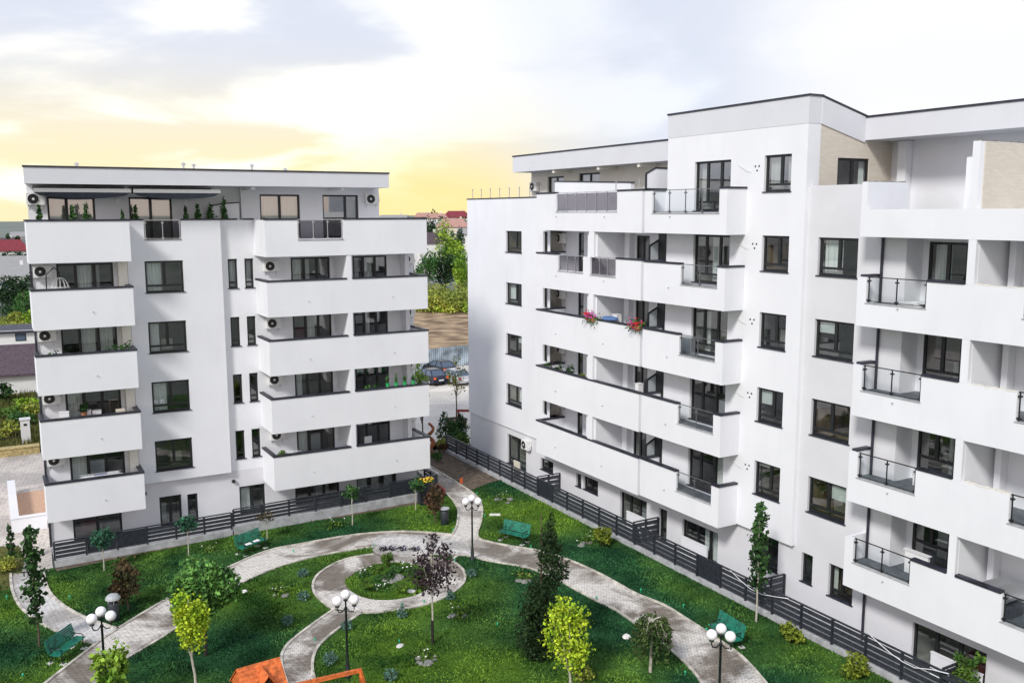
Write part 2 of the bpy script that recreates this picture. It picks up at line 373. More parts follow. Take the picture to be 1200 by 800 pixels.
def balcony(par, T, df, s0, s1, zb, zt, dw, lo_end=True, hi_end=True, notches=(), caps=None, floor=None, th=.16, cap=True, railmat='rail_glass',
            posts=2, wallmat='render_white', spouts=(), rail_top=0., name='balcony', floormat=False, steelposts='steel', lo_cap=None, hi_cap=None):
    """front panel with notches (sa, sb, z), end returns, floor slab; sub-parts: cap, railing, glass"""
    floor = floor if floor is not None else zt-1.02
    mb = MB(); ss = sorted({s0, s1, *[n[0] for n in notches], *[n[1] for n in notches]})
    for a, b in zip(ss, ss[1:]):
        top = zt
        for n in notches:
            if n[0] <= a and b <= n[1]: top = n[2]
        fbox(mb, T, a, b, df, df+th, zb, top)
    if lo_end: fbox(mb, T, s0, s0+th, df+th, dw, zb, zt)
    if hi_end: fbox(mb, T, s1-th, s1, df+th, dw, zb, zt)
    fbox(mb, T, s0+th, s1-th, df+th, dw, zb+.03, floor)
    o = mb.build(name, wallmat, par)
    if floormat:
        mb = MB(); fbox(mb, T, s0+th+.004, s1-th-.004, df+th+.004, dw-.004, floor+.002, floor+.012); mb.build('floor_tile', 'floor_tile', o)
    if cap:
        mb = MB(); e = .035
        for a, b in (caps if caps else [(s0, s1)]):
            fbox(mb, T, a-(e if a == s0 else 0), b+(e if b == s1 else 0), df-e, df+th+e, zt+.003, zt+.085)
        if lo_end and lo_cap is not False: fbox(mb, T, s0-e, s0+th+e, df+th+e, dw-.01, zt+.003, zt+.085)
        if hi_end and hi_cap is not False: fbox(mb, T, s1-th-e, s1+e, df+th+e, dw-.01, zt+.003, zt+.085)
        parts(mb, 'cap', 'cap_dark', o)
    for n in notches:
        mb = MB(); zr = zt+.02+rail_top; dm = df+th/2
        np_ = n[3] if len(n) > 3 else posts
        for i in range(np_+1):
            s = n[0]+.06+(n[1]-n[0]-.12)*i/np_
            mb.bar(T(s, dm, n[2]), T(s, dm, zr), .034)
            for zz in (n[2]+.12, zr-.14): fbox(mb, T, s-.06, s+.06, dm-.045, dm+.045, zz-.025, zz+.025)
        mb.bar(T(n[0]+.01, dm, zr), T(n[1]-.01, dm, zr), .034)
        mb.bar(T(n[0]+.01, dm, n[2]+.09), T(n[1]-.01, dm, n[2]+.09), .025)
        mb.build('railing', steelposts, o)
        MB().quad(T(n[0]+.08, dm, n[2]+.1), T(n[1]-.08, dm, n[2]+.1), T(n[1]-.08, dm, zr-.05), T(n[0]+.08, dm, zr-.05)).build('railing_glass', railmat, o)
        mb = MB(); fbox(mb, T, n[0]-.03, n[1]+.03, df-.03, df+th+.02, n[2]+.003, n[2]+.03); mb.build('ledge', 'concrete', o)
    if spouts:
        mb = MB()
        for s in spouts: mb.tube([T(s, df+.03, zb+.78), T(s, df-.08, zb+.76)], .022, 6)
        parts(mb, 'drain_spout', 'concrete', o)
    return o

# ------------------------------------------------------------------ leaf cards
def leaf_quads(P, size, rngl=rng, flat=.0):
    n = len(P); a = rngl.normal(size=(n, 3)); a /= np.linalg.norm(a, axis=1, keepdims=True)
    b = rngl.normal(size=(n, 3)); b -= (b*a).sum(1, keepdims=True)*a; b /= np.linalg.norm(b, axis=1, keepdims=True)
    sz = size*rngl.uniform(.55, 1.25, (n, 1)); w = np.cross(a, b)*sz*.33
    p0 = P-b*sz*.5; p2 = P+b*sz*.5; p1 = P+w+a*sz*.1; p3 = P-w+a*sz*.1
    V = np.stack([p0, p1, p2, p3], 1).reshape(-1, 3); return V, np.arange(4*n).reshape(-1, 4)
def clump_points(clumps, n, shell=.55):
    vol = np.array([c[3]*c[4]*c[5] for c in clumps])**(2/3.); cnt = np.maximum(4, (n*vol/vol.sum())).astype(int); out = []
    for c, k in zip(clumps, cnt):
        d = rng.normal(size=(k, 3)); d /= np.linalg.norm(d, axis=1, keepdims=True)
        r = (shell+(1-shell)*rng.random((k, 1)))*(1+.16*np.sin(d[:, :1]*7+c[0]*9)*np.cos(d[:, 1:2]*6+c[1]*5)+.12*rng.normal(size=(k, 1)))
        out.append(np.array(c[:3])+d*r*np.array(c[3:6]))
    return np.concatenate(out)
def tree(name, label, cat, base, trunk_h, clumps, leaf, n, size, trunkmat='trunk_brown', tr=.05, group=None, limbs=4, shell=.45, lean=(0, 0), extra=None):
    t = thing(name, label, cat, base, group)
    B = Vector(base); mb = MB(); top = B+Vector((lean[0], lean[1], trunk_h))
    mid = B+Vector((lean[0]*.4+tr*.5, lean[1]*.4, trunk_h*.5))
    ctop = max(c[2]+c[5]*.4 for c in clumps)
    mb.tube([B-Vector((0, 0, .06)), mid, top, B+Vector((lean[0]*1.2, lean[1]*1.2, max(ctop, trunk_h+.05)))], [tr*1.15, tr*.9, tr*.75, tr*.2], 7)
    for c in random.sample(clumps, min(limbs, len(clumps))):
        e = B+Vector(c[:3])+Vector((random.uniform(-.3, .3)*c[3], random.uniform(-.3, .3)*c[4], 0)); mb.tube([top-Vector((0, 0, .04)), (top+e)/2+Vector((0, 0, -.05)), e], [tr*.5, tr*.35, tr*.12], 5)
    mb.build('trunk', trunkmat, t)
    V, F4 = leaf_quads(clump_points(clumps, n, shell), size)
    raw('crown', V, F4, leaf, t); return t
def blob_clumps(cx, cy, cz, rx, ry, rz, k, spread=.62, cs=.5):
    out = [(cx, cy, cz, rx*.7, ry*.7, rz*.7)]
    for i in range(k):
        d = rng.normal(size=3); d /= np.linalg.norm(d); q = rng.uniform(.75, 1.15)*cs
        out.append((cx+d[0]*rx*spread, cy+d[1]*ry*spread, cz+d[2]*rz*spread, rx*q, ry*q, rz*q))
    return out
def bush(name, label, cat, base, r, h, leaf, n, size, group=None, k=7, stem='trunk_brown'):
    return tree(name, label, cat, base, h*.3, blob_clumps(0, 0, h*.52, r, r, h*.5, k), leaf, n, size, stem, .03, group, limbs=5)

# ------------------------------------------------------------------ terrain
def smooth(pts, k=4, closed=False):
    P = [np.array(p[:2]) for p in pts]; n = len(P); out = []
    rngi = range(n) if closed else range(n-1)
    for i in rngi:
        p0, p1, p2, p3 = (P[(i-1) % n], P[i], P[(i+1) % n], P[(i+2) % n]) if closed else (P[max(i-1, 0)], P[i], P[i+1], P[min(i+2, n-1)])
        for j in range(k):
            t = j/k; out.append(.5*((2*p1)+(-p0+p2)*t+(2*p0-5*p1+4*p2-p3)*t*t+(-p0+3*p1-3*p2+p3)*t**3))
    if not closed: out.append(P[-1])
    return [(float(p[0]), float(p[1])) for p in out]
def gp(px): return [G(*p)[:2] for p in px]
def sheet(name, outline, z, m, holes=(), kind='structure', parent=None):
    """flat polygon (with holes) as one triangulated sheet"""
    bm = bmesh.new(); edges = []
    for lp in [outline, *holes]:
        vs = [bm.verts.new((x, y, z)) for x, y in lp]; edges += [bm.edges.new((vs[i], vs[(i+1) % len(vs)])) for i in range(len(vs))]
    bmesh.ops.triangle_fill(bm, edges=edges, use_beauty=True, use_dissolve=False)
    bmesh.ops.recalc_face_normals(bm, faces=bm.faces)
    for f in bm.faces:
        if f.normal.z < 0: f.normal_flip()
    me = bpy.data.meshes.new(name); bm.to_mesh(me); bm.free(); me.materials.append(MATS[m])
    o = bpy.data.objects.new(name, me); COL.objects.link(o)
    if kind: o['kind'] = kind
    return o
def hgt(x, y):
    r = math.hypot(x, y); az = math.degrees(math.atan2(x, y))     # azimuth from the right block's line, the photo spans about 1..58 degrees
    h = 0.
    t = min(max((r-190)/330, 0), 1); t = t*t*(3-2*t)
    w = .25+.75*min(max((az-8)/14, 0), 1)
    h += 11.5*w*t
    if r > 620: h += min((r-620)/500, 1)*(1.0 if az > 12 else 3.5)
    return h-.06
rs = [0, 12, 25, 40, 60, 80, 100, 120, 140, 165, 190, 220, 250, 290, 330, 370, 420, 480, 550, 640, 760, 900, 1100, 1400]
NA = 96; V = []; F_ = []
for r in rs:
    for k in range(NA):
        a = 2*math.pi*k/NA; x, y = r*math.sin(a), r*math.cos(a); V.append((x, y, hgt(x, y)))
for i in range(len(rs)-1): F_ += [(i*NA+k, i*NA+(k+1) % NA, (i+1)*NA+(k+1) % NA, (i+1)*NA+k) for k in range(NA)]
setting(MB().add(V, F_).build('ground', 'ground_far', None, True))

# lawns of the garden, and paths lying on them with their kerbs
FENCE_R, FENCE_L = 27.0, 47.1
garden = [(-9, 46.2), (1.2, 46.2), (1.7, 46.85), (10.1, 47.1), (22.6, 47.75), (25.6, 57.0), (27.0, 57.0), (27.0, 12), (-9, 12)]
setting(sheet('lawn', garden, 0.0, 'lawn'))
gate_l = [(530, 626.6), (535, 617), (536.5, 610), (537, 598), (532.5, 589), (522, 577), (506, 566), (490, 552)]
gate_r = [(503, 546), (520, 556), (536, 566), (550, 575), (560.5, 584), (565, 596), (564, 610), (559.6, 629)]
main_top = [(20, 830), (54, 800), (112, 755), (139, 736), (192, 704), (226, 685), (265, 666), (312, 646), (355, 637), (410, 627.5), (462, 623), (500, 624)]
right_top = [(578, 636), (602.5, 640.6), (629, 645), (665, 655.6), (706, 674), (744, 695), (777, 708.5), (804, 725), (825, 738.5), (847.5, 753.5), (870, 770), (897, 800), (918, 830)]
right_bot = [(838, 826), (819, 795.5), (804, 777.5), (787.5, 762.5), (771, 749), (741, 728), (720, 714), (699, 704), (654, 680), (620, 666), (571, 657), (555, 652.5), (538, 651), (530, 657)]
left_bot = [(437, 641), (425, 642.5), (375, 651), (325, 665), (269, 691), (210, 733.6), (175, 756), (142, 776), (105, 806), (80, 826)]
A = smooth(gp(main_top))+smooth(gp(gate_l))+smooth(gp(gate_r))+smooth(gp(right_top))
Bk = smooth(gp(right_bot))+smooth(gp([(530, 651), (487, 650), (438, 650)]))+smooth(gp(left_bot))
setting(sheet('garden_path', A+Bk, .010, 'path_paver'))
setting(sheet('pale_path', smooth(gp([(440, 629.5), (470, 626), (505, 627.5), (528, 631), (545, 634), (552, 648), (538, 648.5), (520, 650.5), (486, 648.5), (441, 649)]), 4, True), .018, 'path_pale'))
ring_out = smooth(gp([(438, 649.5), (410, 654), (390, 661.7), (373, 673), (366.7, 685), (370, 697), (381.7, 708), (392, 713), (423, 718), (443, 717.5), (477, 713), (502, 707.5), (523, 699), (540, 687), (545, 677), (542, 667), (530, 657.5), (500, 651), (470, 648.5)]), 4, True)
ring_in = smooth(gp([(404, 681.7), (410, 675), (427, 666), (447, 660), (467, 659), (487, 662), (502, 668), (507, 678), (498, 692), (477, 700), (453, 703), (430, 701), (412, 693)]), 4, True)
setting(sheet('roundabout_path', ring_out, .014, 'path_paver', [ring_in]))
stem_l = [(390, 715), (365, 732.5), (342.5, 750), (332.5, 762), (329.5, 775), (336, 800), (350, 830)]
stem_r = [(384, 830), (370, 800), (366, 780), (370, 762.5), (380, 750), (400, 734), (424, 718)]
setting(sheet('stem_path', smooth(gp(stem_l))+smooth(gp(stem_r)), .018, 'path_paver'))
br_l = [(12.5, 672), (14, 690), (22.5, 709), (40, 725), (65, 739), (111, 755)]
br_r = [(139, 737), (120, 731), (90, 719), (67.5, 704), (56, 690), (51, 671)]
setting(sheet('branch_path', smooth(gp(br_l))+smooth(gp(br_r)), .018, 'path_pale'))
def kerb(px, z=.085, w=.13):
    L_ = smooth(gp(px)); V = []; F_ = []
    for i, p in enumerate(L_):
        a = np.array(L_[max(i-1, 0)]); b = np.array(L_[min(i+1, len(L_)-1)]); d = (b-a)/(np.linalg.norm(b-a)+1e-9); n = np.array([-d[1], d[0]])*w/2; p = np.array(p)
        V += [(*(p-n), -.02), (*(p-n), z), (*(p+n), z), (*(p+n), -.02)]
    for i in range(len(L_)-1): F_ += [(4*i+j, 4*i+4+j, 4*i+5+j, 4*i+1+j) for j in range(3)]
    F_ += [(0, 1, 2, 3), tuple(4*(len(L_)-1)+j for j in (3, 2, 1, 0))]
    return setting(MB().add(V, F_).build('kerb', 'kerb'))
for k_ in (main_top+[(529, 626.5)], gate_l, gate_r+right_top, right_bot, left_bot, stem_l, stem_r, br_l, br_r,
           [(438, 649.5), (410, 654), (390, 661.7), (373, 673), (366.7, 685), (370, 697), (381.7, 708), (392, 715)],
           [(423, 718), (443, 717.5), (477, 713), (502, 707.5), (523, 699), (540, 687), (545, 677), (542, 667), (530, 657.5)]): kerb(k_, .06, .11)
# grass blades over the lawn: nobody could count them
def inside(poly, P):
    x, y = P[:, 0], P[:, 1]; c = np.zeros(len(P), bool); n = len(poly)
    for i in range(n):
        x0, y0 = poly[i]; x1, y1 = poly[(i+1) % n]
        t = ((y0 > y) != (y1 > y)) & (x < (x1-x0)*(y-y0)/(y1-y0+1e-12)+x0); c ^= t
    return c
def blades(name, m, n, area, ok, no, h=.075, z=.0):
    P = np.stack([rng.uniform(area[0], area[1], n), rng.uniform(area[2], area[3], n)], 1)
    keep = np.ones(len(P), bool)
    if ok: keep &= np.any([inside(o, P) for o in ok], 0)
    for q in no: keep &= ~inside(q, P)
    P = P[keep]; n = len(P)
    clump = .6+.55*np.sin(P[:, 0]*2.1+np.sin(P[:, 1]*1.7))*np.sin(P[:, 1]*1.9+P[:, 0]*.6)
    hh = h*rng.uniform(.5, 1.3, n)*np.clip(clump, .45, 1.2); a = rng.uniform(0, 6.28, n); w = rng.uniform(.02, .045, n); l = rng.normal(0, .035, (n, 2))
    dx, dy = np.cos(a)*w, np.sin(a)*w; zz = np.full(n, z)
    V = np.stack([np.stack([P[:, 0]-dx, P[:, 1]-dy, zz-.01], 1), np.stack([P[:, 0]+dx, P[:, 1]+dy, zz-.01], 1),
                  np.stack([P[:, 0]+dx*.4+l[:, 0], P[:, 1]+dy*.4+l[:, 1], zz+hh], 1), np.stack([P[:, 0]-dx*.4+l[:, 0], P[:, 1]-dy*.4+l[:, 1], zz+hh], 1)], 1).reshape(-1, 3)
    return setting(raw(name, V, np.arange(4*n).reshape(-1, 4), m), 'stuff')
soil_l = smooth(gp([(66, 669), (150, 652), (230, 636), (330, 617), (430, 601), (492, 590)]))+smooth(gp([(493, 584), (430, 594), (330, 610), (230, 628), (150, 643), (64, 662)]))
soil_r = gp([(503, 545), (508, 520), (520, 513), (526, 529), (560, 547), (590, 561), (572, 566), (552, 574), (536, 565), (520, 555)])
setting(sheet('soil_strip', soil_l, .006, 'soil')); setting(sheet('soil_bed', soil_r, .006, 'soil'))
dry = gp([(-40, 640), (22, 640), (30, 655), (25, 672), (13, 675), (12, 690), (-40, 700)])
PATHS = [A+Bk, smooth(gp(stem_l))+smooth(gp(stem_r)), smooth(gp(br_l))+smooth(gp(br_r)), soil_l, soil_r]
ring_band = ring_out
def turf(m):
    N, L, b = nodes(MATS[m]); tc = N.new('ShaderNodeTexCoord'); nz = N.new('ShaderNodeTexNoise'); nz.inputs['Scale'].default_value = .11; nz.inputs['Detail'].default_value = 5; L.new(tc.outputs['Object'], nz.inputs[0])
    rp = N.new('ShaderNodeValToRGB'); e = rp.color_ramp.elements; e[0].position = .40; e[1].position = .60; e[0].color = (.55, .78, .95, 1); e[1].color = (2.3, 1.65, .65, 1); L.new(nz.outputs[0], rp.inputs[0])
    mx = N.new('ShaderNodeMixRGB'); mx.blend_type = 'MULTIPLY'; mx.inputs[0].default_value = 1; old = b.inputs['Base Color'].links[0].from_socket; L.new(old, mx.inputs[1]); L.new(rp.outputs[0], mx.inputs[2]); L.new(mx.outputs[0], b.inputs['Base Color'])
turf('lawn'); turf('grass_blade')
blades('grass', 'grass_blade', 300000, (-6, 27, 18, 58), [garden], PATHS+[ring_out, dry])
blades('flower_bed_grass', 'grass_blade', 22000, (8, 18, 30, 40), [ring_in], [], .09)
setting(sheet('dry_grass', dry, .006, 'grass_dry'))
blades('dry_grass_blades', 'grass_dry', 9000, (-6, 2, 40, 52), [dry], [], .12)
# yard left of the left block, its driveway, the car park and the ploughed field behind
yard = [(-40, 47.4), (-.6, 47.4), (1.25, 46.9), (1.75, 46.9), (1.75, 47.6), (1.9, 51), (2.6, 71), (-40, 71)]
setting(sheet('yard_pavement', yard, .004, 'yard_paver'))
park = [(22.8, 55.4), (25.2, 57.6), (28.9, 58), (80, 58), (80, 97), (14, 97), (14, 64.5), (22.0, 64.5)]
setting(sheet('car_park', park, .006, 'parking_paver'))
fieldp = [(20, 98), (120, 98), (160, 146), (120, 152), (20, 150)]
setting(sheet('field', fieldp, .03, 'field'))

# ------------------------------------------------------------------ LEFT APARTMENT BLOCK
LB = thing('apartment_building', 'white five storey apartment block on the left with flat grey roof and blue awnings', 'building', (1.9, 50.1, 0))
YW, YM, YL, YR = 50.1, 49.8, 48.3, 47.8          # loggia wall, middle bay, left stack, right stack
ST = 3.1
holes_mid = []; holes_nar = []; holes_l = []; holes_r1 = []; holes_r2 = []
for k in range(4):
    z = -ST*k
    holes_mid.append((6.95, 8.81, 12.5+z, 14.11+z)); holes_nar += [(11.13, 11.62, 12.53+z, 14.1+z), (12.0, 12.47, 12.53+z, 14.1+z)]
    holes_l.append((2.95, 5.5, 11.98+z, 14.08+z)); holes_r1.append((14.5, 16.7, 11.98+z, 14.08+z)); holes_r2.append((18.05, 20.1, 11.98+z, 14.08+z))
hg = [(2.9, 5.2, .12, 1.74), (7.06, 8.16, .14, 1.72), (8.47, 9.0, .14, 1.66), (11.21, 12.61, .1, 1.66), (14.3, 16.9, .12, 1.8), (17.95, 20.45, .12, 1.8)]
mb = MB()
wall_holes(mb, TL, 6.15, 10.76, 2.62, 15.1, YM, holes_mid)
mb.quad(TL(6.15, YM, 2.62), TL(10.76, YM, 2.62), TL(10.76, YW+.1, 2.62), TL(6.15, YW+.1, 2.62))
for s in (6.15, 10.76): mb.quad(TL(s, YM, 2.62), TL(s, YW+.1, 2.62), TL(s, YW+.1, 16.14), TL(s, YM, 16.14))
parts(mb, 'wall', 'render_white', LB)
mb = MB(); wall_holes(mb, TL, 1.9, 6.15, 2.3, 15.1, YW, holes_l); wall_holes(mb, TL, 12.6, 21.75, 2.3, 15.1, YW, holes_r1+holes_r2)
wall_holes(mb, TL, 10.76, 12.6, 2.6, 15.1, YW, holes_nar); parts(mb, 'wall', 'render_white', LB)
mb = MB(); wall_holes(mb, TL, 1.9, 21.75, -.2, 2.3, YW, hg); wall_holes(mb, TL, 6.15, 12.6, 2.3, 2.6, YW, []); mb.build('wall', 'render_grey', LB)
mb = MB(); mb.quad((1.9, YW, -.2), (2.6, 61, -.2), (2.6, 61, 15.1), (1.9, YW, 15.1)); mb.quad((21.75, YW, -.2), (21.75, 61, -.2), (21.75, 61, 15.1), (21.75, YW, 15.1))
mb.quad((2.6, 61, -.2), (21.75, 61, -.2), (21.75, 61, 18.5), (2.6, 61, 18.5)); parts(mb, 'wall', 'render_white', LB)
for k in range(4):
    window(LB, TL, YM, holes_mid[k], (.5,), .22, curtain=[[(.02, .45)], [(.05, .3)], [(.02, .42)], None][k])
    window(LB, TL, YW, holes_nar[2*k], (), .2, curtain=[(0, 1)] if k == 0 else None); window(LB, TL, YW, holes_nar[2*k+1], (), .2, curtain=[(.05, .9)] if k == 0 else None)
    window(LB, TL, YW, holes_l[k], (.33, .66), 0, rev=.1, sill=False, curtain=[[(.36, .62), (.7, .76)], [(.36, .62), (.68, .95)], None, None][k], name='balcony_door')
    window(LB, TL, YW, holes_r1[k], (.33, .66), .14, rev=.1, sill=False, curtain=[[(.02, .28), (.36, .5)], [(.36, .6)], None, [(.02, .3)]][k], name='balcony_door')
    window(LB, TL, YW, holes_r2[k], (.3, .65), .14, rev=.1, sill=False, curtain=[[(.02, .2), (.34, .6)], [(.3, .5)], None, None][k], name='balcony_door')
for i, h in enumerate(hg): window(LB, TL, YW, h, {0: (.5,), 1: (.5,), 2: (), 3: (.5,)}.get(i, (.33, .66)), .14 if i > 3 else 0, curtain=[(.0, .45)] if i == 3 else ([(.05, .3), (.4, .6), (.72, .95)] if i == 5 else None))
# balconies
for k in range(4):
    zt = 12.92-ST*k; zb = 11.07-ST*k
    balcony(LB, TL, YL, 1.72, 6.15, zb, zt, YW-.01, spouts=[4.3])
    balcony(LB, TL, YR, 12.55, 21.62, zb+.05, zt+.03, YW-.01, caps=[(12.55, 16.86), (17.2, 21.62)], spouts=[14.7, 19.5])
    mb = MB(); fbox(mb, TL, 16.9, 17.16, YR+.002, YW-.004, zt+.03, zb+ST+.05); mb.build('party_wall', 'render_white', LB)
    mb = MB(); fbox(mb, TL, 20.95, 21.2, YW-.7, YW-.004, zt-1.0, zb+ST+.04); mb.build('pier', 'render_white', LB)
    mb = MB(); fbox(mb, TL, 5.68, 6.1, YW-.55, YW-.004, zt-1.0, zb+ST+.04); mb.build('pier', 'render_cream', LB)
balcony(LB, TL, YL, 1.72, 6.15, 14.2, 16.14, YW, floor=15.1, hi_cap=False)
balcony(LB, TL, YM, 6.15, 10.76, 15.1, 16.14, 51, floor=15.1, lo_end=False, hi_end=False, notches=[(7.02, 8.8, 15.14, 2)], caps=[(6.15, 7.0), (8.82, 10.76)], railmat='rail_smoked')
balcony(LB, TL, YW, 10.76, 12.55, 15.1, 16.14, 51, floor=15.1, lo_end=False, hi_end=False, caps=[(10.76, 11.72), (12.02, 12.55)])
balcony(LB, TL, YR, 12.55, 21.62, 14.25, 16.14, YW, floor=15.1, notches=[(14.27, 16.74, 15.07, 3)], caps=[(12.55, 14.25), (16.76, 21.62)], railmat='rail_smoked', lo_cap=False)
mb = MB(); fbox(mb, TL, 1.9, 21.7, YW+.002, 61, 14.9, 15.09); mb.build('terrace_floor', 'floor_tile', LB)
# penthouse set back behind the terrace
hp = [(2.8, 4.95, 15.12, 17.32), (6.53, 8.62, 15.12, 17.32)]; hq = [(13.1, 15.3, 15.12, 17.5), (16.6, 18.7, 15.12, 17.5)]
mb = MB(); wall_holes(mb, TL, 1.95, 12.1, 15.1, 17.9, 51.0, hp); wall_holes(mb, TL, 12.1, 19.95, 15.1, 17.9, 50.7, hq)
mb.quad((12.1, 50.7, 15.1), (12.1, 51, 15.1), (12.1, 51, 17.9), (12.1, 50.7, 17.9)); mb.quad((19.95, 50.7, 15.1), (19.95, 61, 15.1), (19.95, 61, 17.9), (19.95, 50.7, 17.9))
mb.quad((1.95, 51, 15.1), (2.6, 61, 15.1), (2.6, 61, 17.9), (1.95, 51, 17.9)); parts(mb, 'wall', 'render_white', LB)
for i, h in enumerate(hp): window(LB, TL, 51., h, (.4,) if i == 0 else (.5,), 0, sill=False, name='terrace_door', curtain=[(0, 1)], panemat='pane_mirror')
for i, h in enumerate(hq): window(LB, TL, 50.7, h, (.5,) if i == 0 else (.64,), 0, sill=False, name='terrace_door', curtain=[(0, 1)] if i == 0 else [(.68, .98)], panemat='pane_mirror')
mb = MB(); mb.prism([(10.5, 50.55, 15.1), (11.95, 50.55, 15.1), (11.95, 50.55, 17.02), (11.2, 50.55, 16.98), (10.5, 50.55, 16.86)], (0, .14, 0)); mb.build('terrace_divider', 'render_white', LB)
mb = MB(); mb.bar((10.46, 50.62, 16.88), (11.2, 50.62, 17.01), .24, .06); mb.bar((11.2, 50.62, 17.01), (11.97, 50.62, 17.06), .24, .06); mb.build('cap', 'cap_dark', LB)
rf = MB(); rf.prism([(1.78, 48.5, 17.87), (19.7, 48.5, 17.87), (19.7, 61.3, 17.87), (2.75, 61.3, 17.87)], (0, 0, .75)); rf = rf.build('roof', 'fascia_grey', LB)
mb = MB(); mb.box((1.74, 48.46, 18.623), (19.74, 48.72, 18.70)); mb.prism([(1.77, 48.72, 18.623), (1.98, 48.72, 18.623), (2.98, 61.3, 18.623), (2.73, 61.3, 18.623)], (0, 0, .077)); mb.box((19.5, 48.72, 18.623), (19.74, 61.34, 18.70)); mb.build('roof_edge', 'cap_dark', rf)
mb = MB()
for x in (12.2, 17.0): mb.box((x, 48.75, 17.7), (x+.2, 50.68, 17.868))
parts(mb, 'roof_beam', 'render_white', rf)
mb = MB()
for x, y in ((9.2, 50.5), (9.9, 51.5), (12.7, 50.5), (4.4, 53), (15.5, 54)):
    mb.lathe((x, y, 18.62), [(.05, 0), (.05, .32), (.11, .33), (.11, .42), (.03, .46)], 8)
parts(mb, 'vent_pipe', 'steel', rf)
for x in (2.3, 6.0, 9.3): pass
mb = MB(); 
for s, z in ((6.0, 17.05), (9.3, 17.05)): mb.lathe((s, 50.93, z), [(.05, 0), (.07, .04), (.07, .2), (.03, .24)], 8)
parts(mb, 'wall_lamp', 'globe_white', LB)
mb = MB()
for s in (6.35, 10.9): mb.lathe((s, YW-.1, 1.95), [(.03, 0), (.1, .05), (.1, .16), (.03, .2)], 8)
parts(mb, 'wall_lamp', 'black', LB)
mb = MB(); mb.tube([(1.84, YW-.06, -.1), (1.84, YW-.06, 15.0)], .05, 8); parts(mb, 'drainpipe', 'cap_dark', LB)

# awnings
for i, (a, b_, lab) in enumerate(((2.15, 6.4, 'blue awning with white front bar over the leftmost terrace door of the left block'), (6.5, 10.65, 'blue awning with white front bar over the second terrace door of the left block'))):
    t = thing('awning', lab, 'awning', ((a+b_)/2, 50.9, 17.6), 'awnings of the left block')
    MB().box((a, 48.85, 17.5), (b_, 49.0, 17.68)).build('front_bar', 'awning_white', t)
    n = 20; V = []; F_ = []
    for j in range(n+1):
        x = a+.05+(b_-a-.1)*j/n; u = j/n; sag = .32*math.sin(math.pi*u)**.5
        V += [(x, 48.97, 17.53), (x, 49.15, 17.46-sag*.8), (x, 50.0, 17.5-sag*.4), (x, 50.95, 17.8)]
    for j in range(n): F_ += [(4*j+q, 4*j+4+q, 4*j+5+q, 4*j+1+q) for q in range(3)]
    MB().add(V, F_).build('fabric', 'awning_blue', t, True)
    mb = MB(); mb.tube([(a+.04, 50.96, 17.8), (b_-.04, 50.96, 17.8)], .06, 8); mb.build('roller', 'awning_white', t)
    mb = MB()
    for x in (a+.3, b_-.3): mb.bar((x, 49.0, 17.55), (x, 50.96, 17.7), .05)
    parts(mb, 'arm', 'awning_white', t)

# ------------------------------------------------------------------ RIGHT APARTMENT BLOCK
RB = thing('apartment_building', 'long white apartment block on the right with a raised tower and part finished balconies', 'building', (28.7, 40, 0))
SR = 3.25; XW, XT, X1, X2, X3 = 28.7, 28.5, 27.7, 27.4, 27.7
zw = [15.5-3.235*k for k in range(5)]            # window heads, top floor down
# far wing
hc = [(49.22, 51.2, z-1.47, z-.14) for z in zw[:4]]; hcg = [(48.85, 51.25, .35, 2.3), (45.65, 47.1, .95, 1.68), (42.64, 43.18, .9, 1.68), (40.97, 42.42, .92, 1.72), (36.6, 38.9, .1, 1.75), (34.97, 35.6, .0, 1.75), (31.25, 33.8, .12, 1.72), (27.5, 29.0, 1.1, 2.56), (25.6, 26.2, 1.25, 2.5), (23.55, 24.76, 1.15, 2.5), (17.9, 20.8, .1, 1.6), (12.5, 16.4, .6, 1.75)]
hn = [(46.2, 46.72, z-1.35, z-.12) for z in zw[:4]]
mb = MB(); wall_holes(mb, TR, 45.9, 56.55, 2.75, 17.36, 28.6, hc+hn)
mb.quad((28.6, 45.9, 2.75), (28.6, 56.55, 2.75), (XW, 56.55, 2.75), (XW, 45.9, 2.75))
mb.quad((28.6, 56.55, 2.75), (43, 56.55, 2.75), (43, 56.55, 17.36), (28.6, 56.55, 17.36)); parts(mb, 'wall', 'render_white', RB)
mb = MB(); mb.box((28.57, 45.97, 17.363), (28.9, 56.6, 17.43)); mb.box((28.9, 56.3, 17.363), (43, 56.6, 17.43)); parts(mb, 'cap', 'cap_dark', RB)
mb = MB(); wall_holes(mb, TR, 12, 56.55, -.3, 2.75, XW, hcg); mb.quad((XW, 56.55, -.3), (43, 56.55, -.3), (43, 56.55, 2.75), (XW, 56.55, 2.75)); mb.build('wall', 'render_grey', RB)
for i, h in enumerate(hc): window(RB, TR, 28.6, h, (.42,), .2, curtain=[None, [(.55, .98)], None, [(0, .4)]][i])
for h in hn: window(RB, TR, 28.6, h, (), 0, sill=False)
for i, h in enumerate(hcg):
    window(RB, TR, XW, h, {2: (), 5: (), 8: (), 4: (.3, .65), 6: (.25, .6), 10: (.36, .68), 11: (.4, .7)}.get(i, (.5,)), {5: .4}.get(i, .2 if i not in (4, 6, 10) else 0), curtain=[(.1, .5)] if i in (6,) else None, sill=i not in (4, 5, 6, 10))
for (a, b_, d0) in ((36.7, 38.15, XW-.12), (31.9, 33.75, XW-.1), (17.95, 19.9, XW-.14)):
    mb = MB(); fbox(mb, TR, a, b_, d0, d0+.09, -.1, .82); fbox(mb, TR, a-.02, b_+.02, d0-.02, d0+.11, .823, .86); mb.build('parapet_panel', 'render_white', RB)
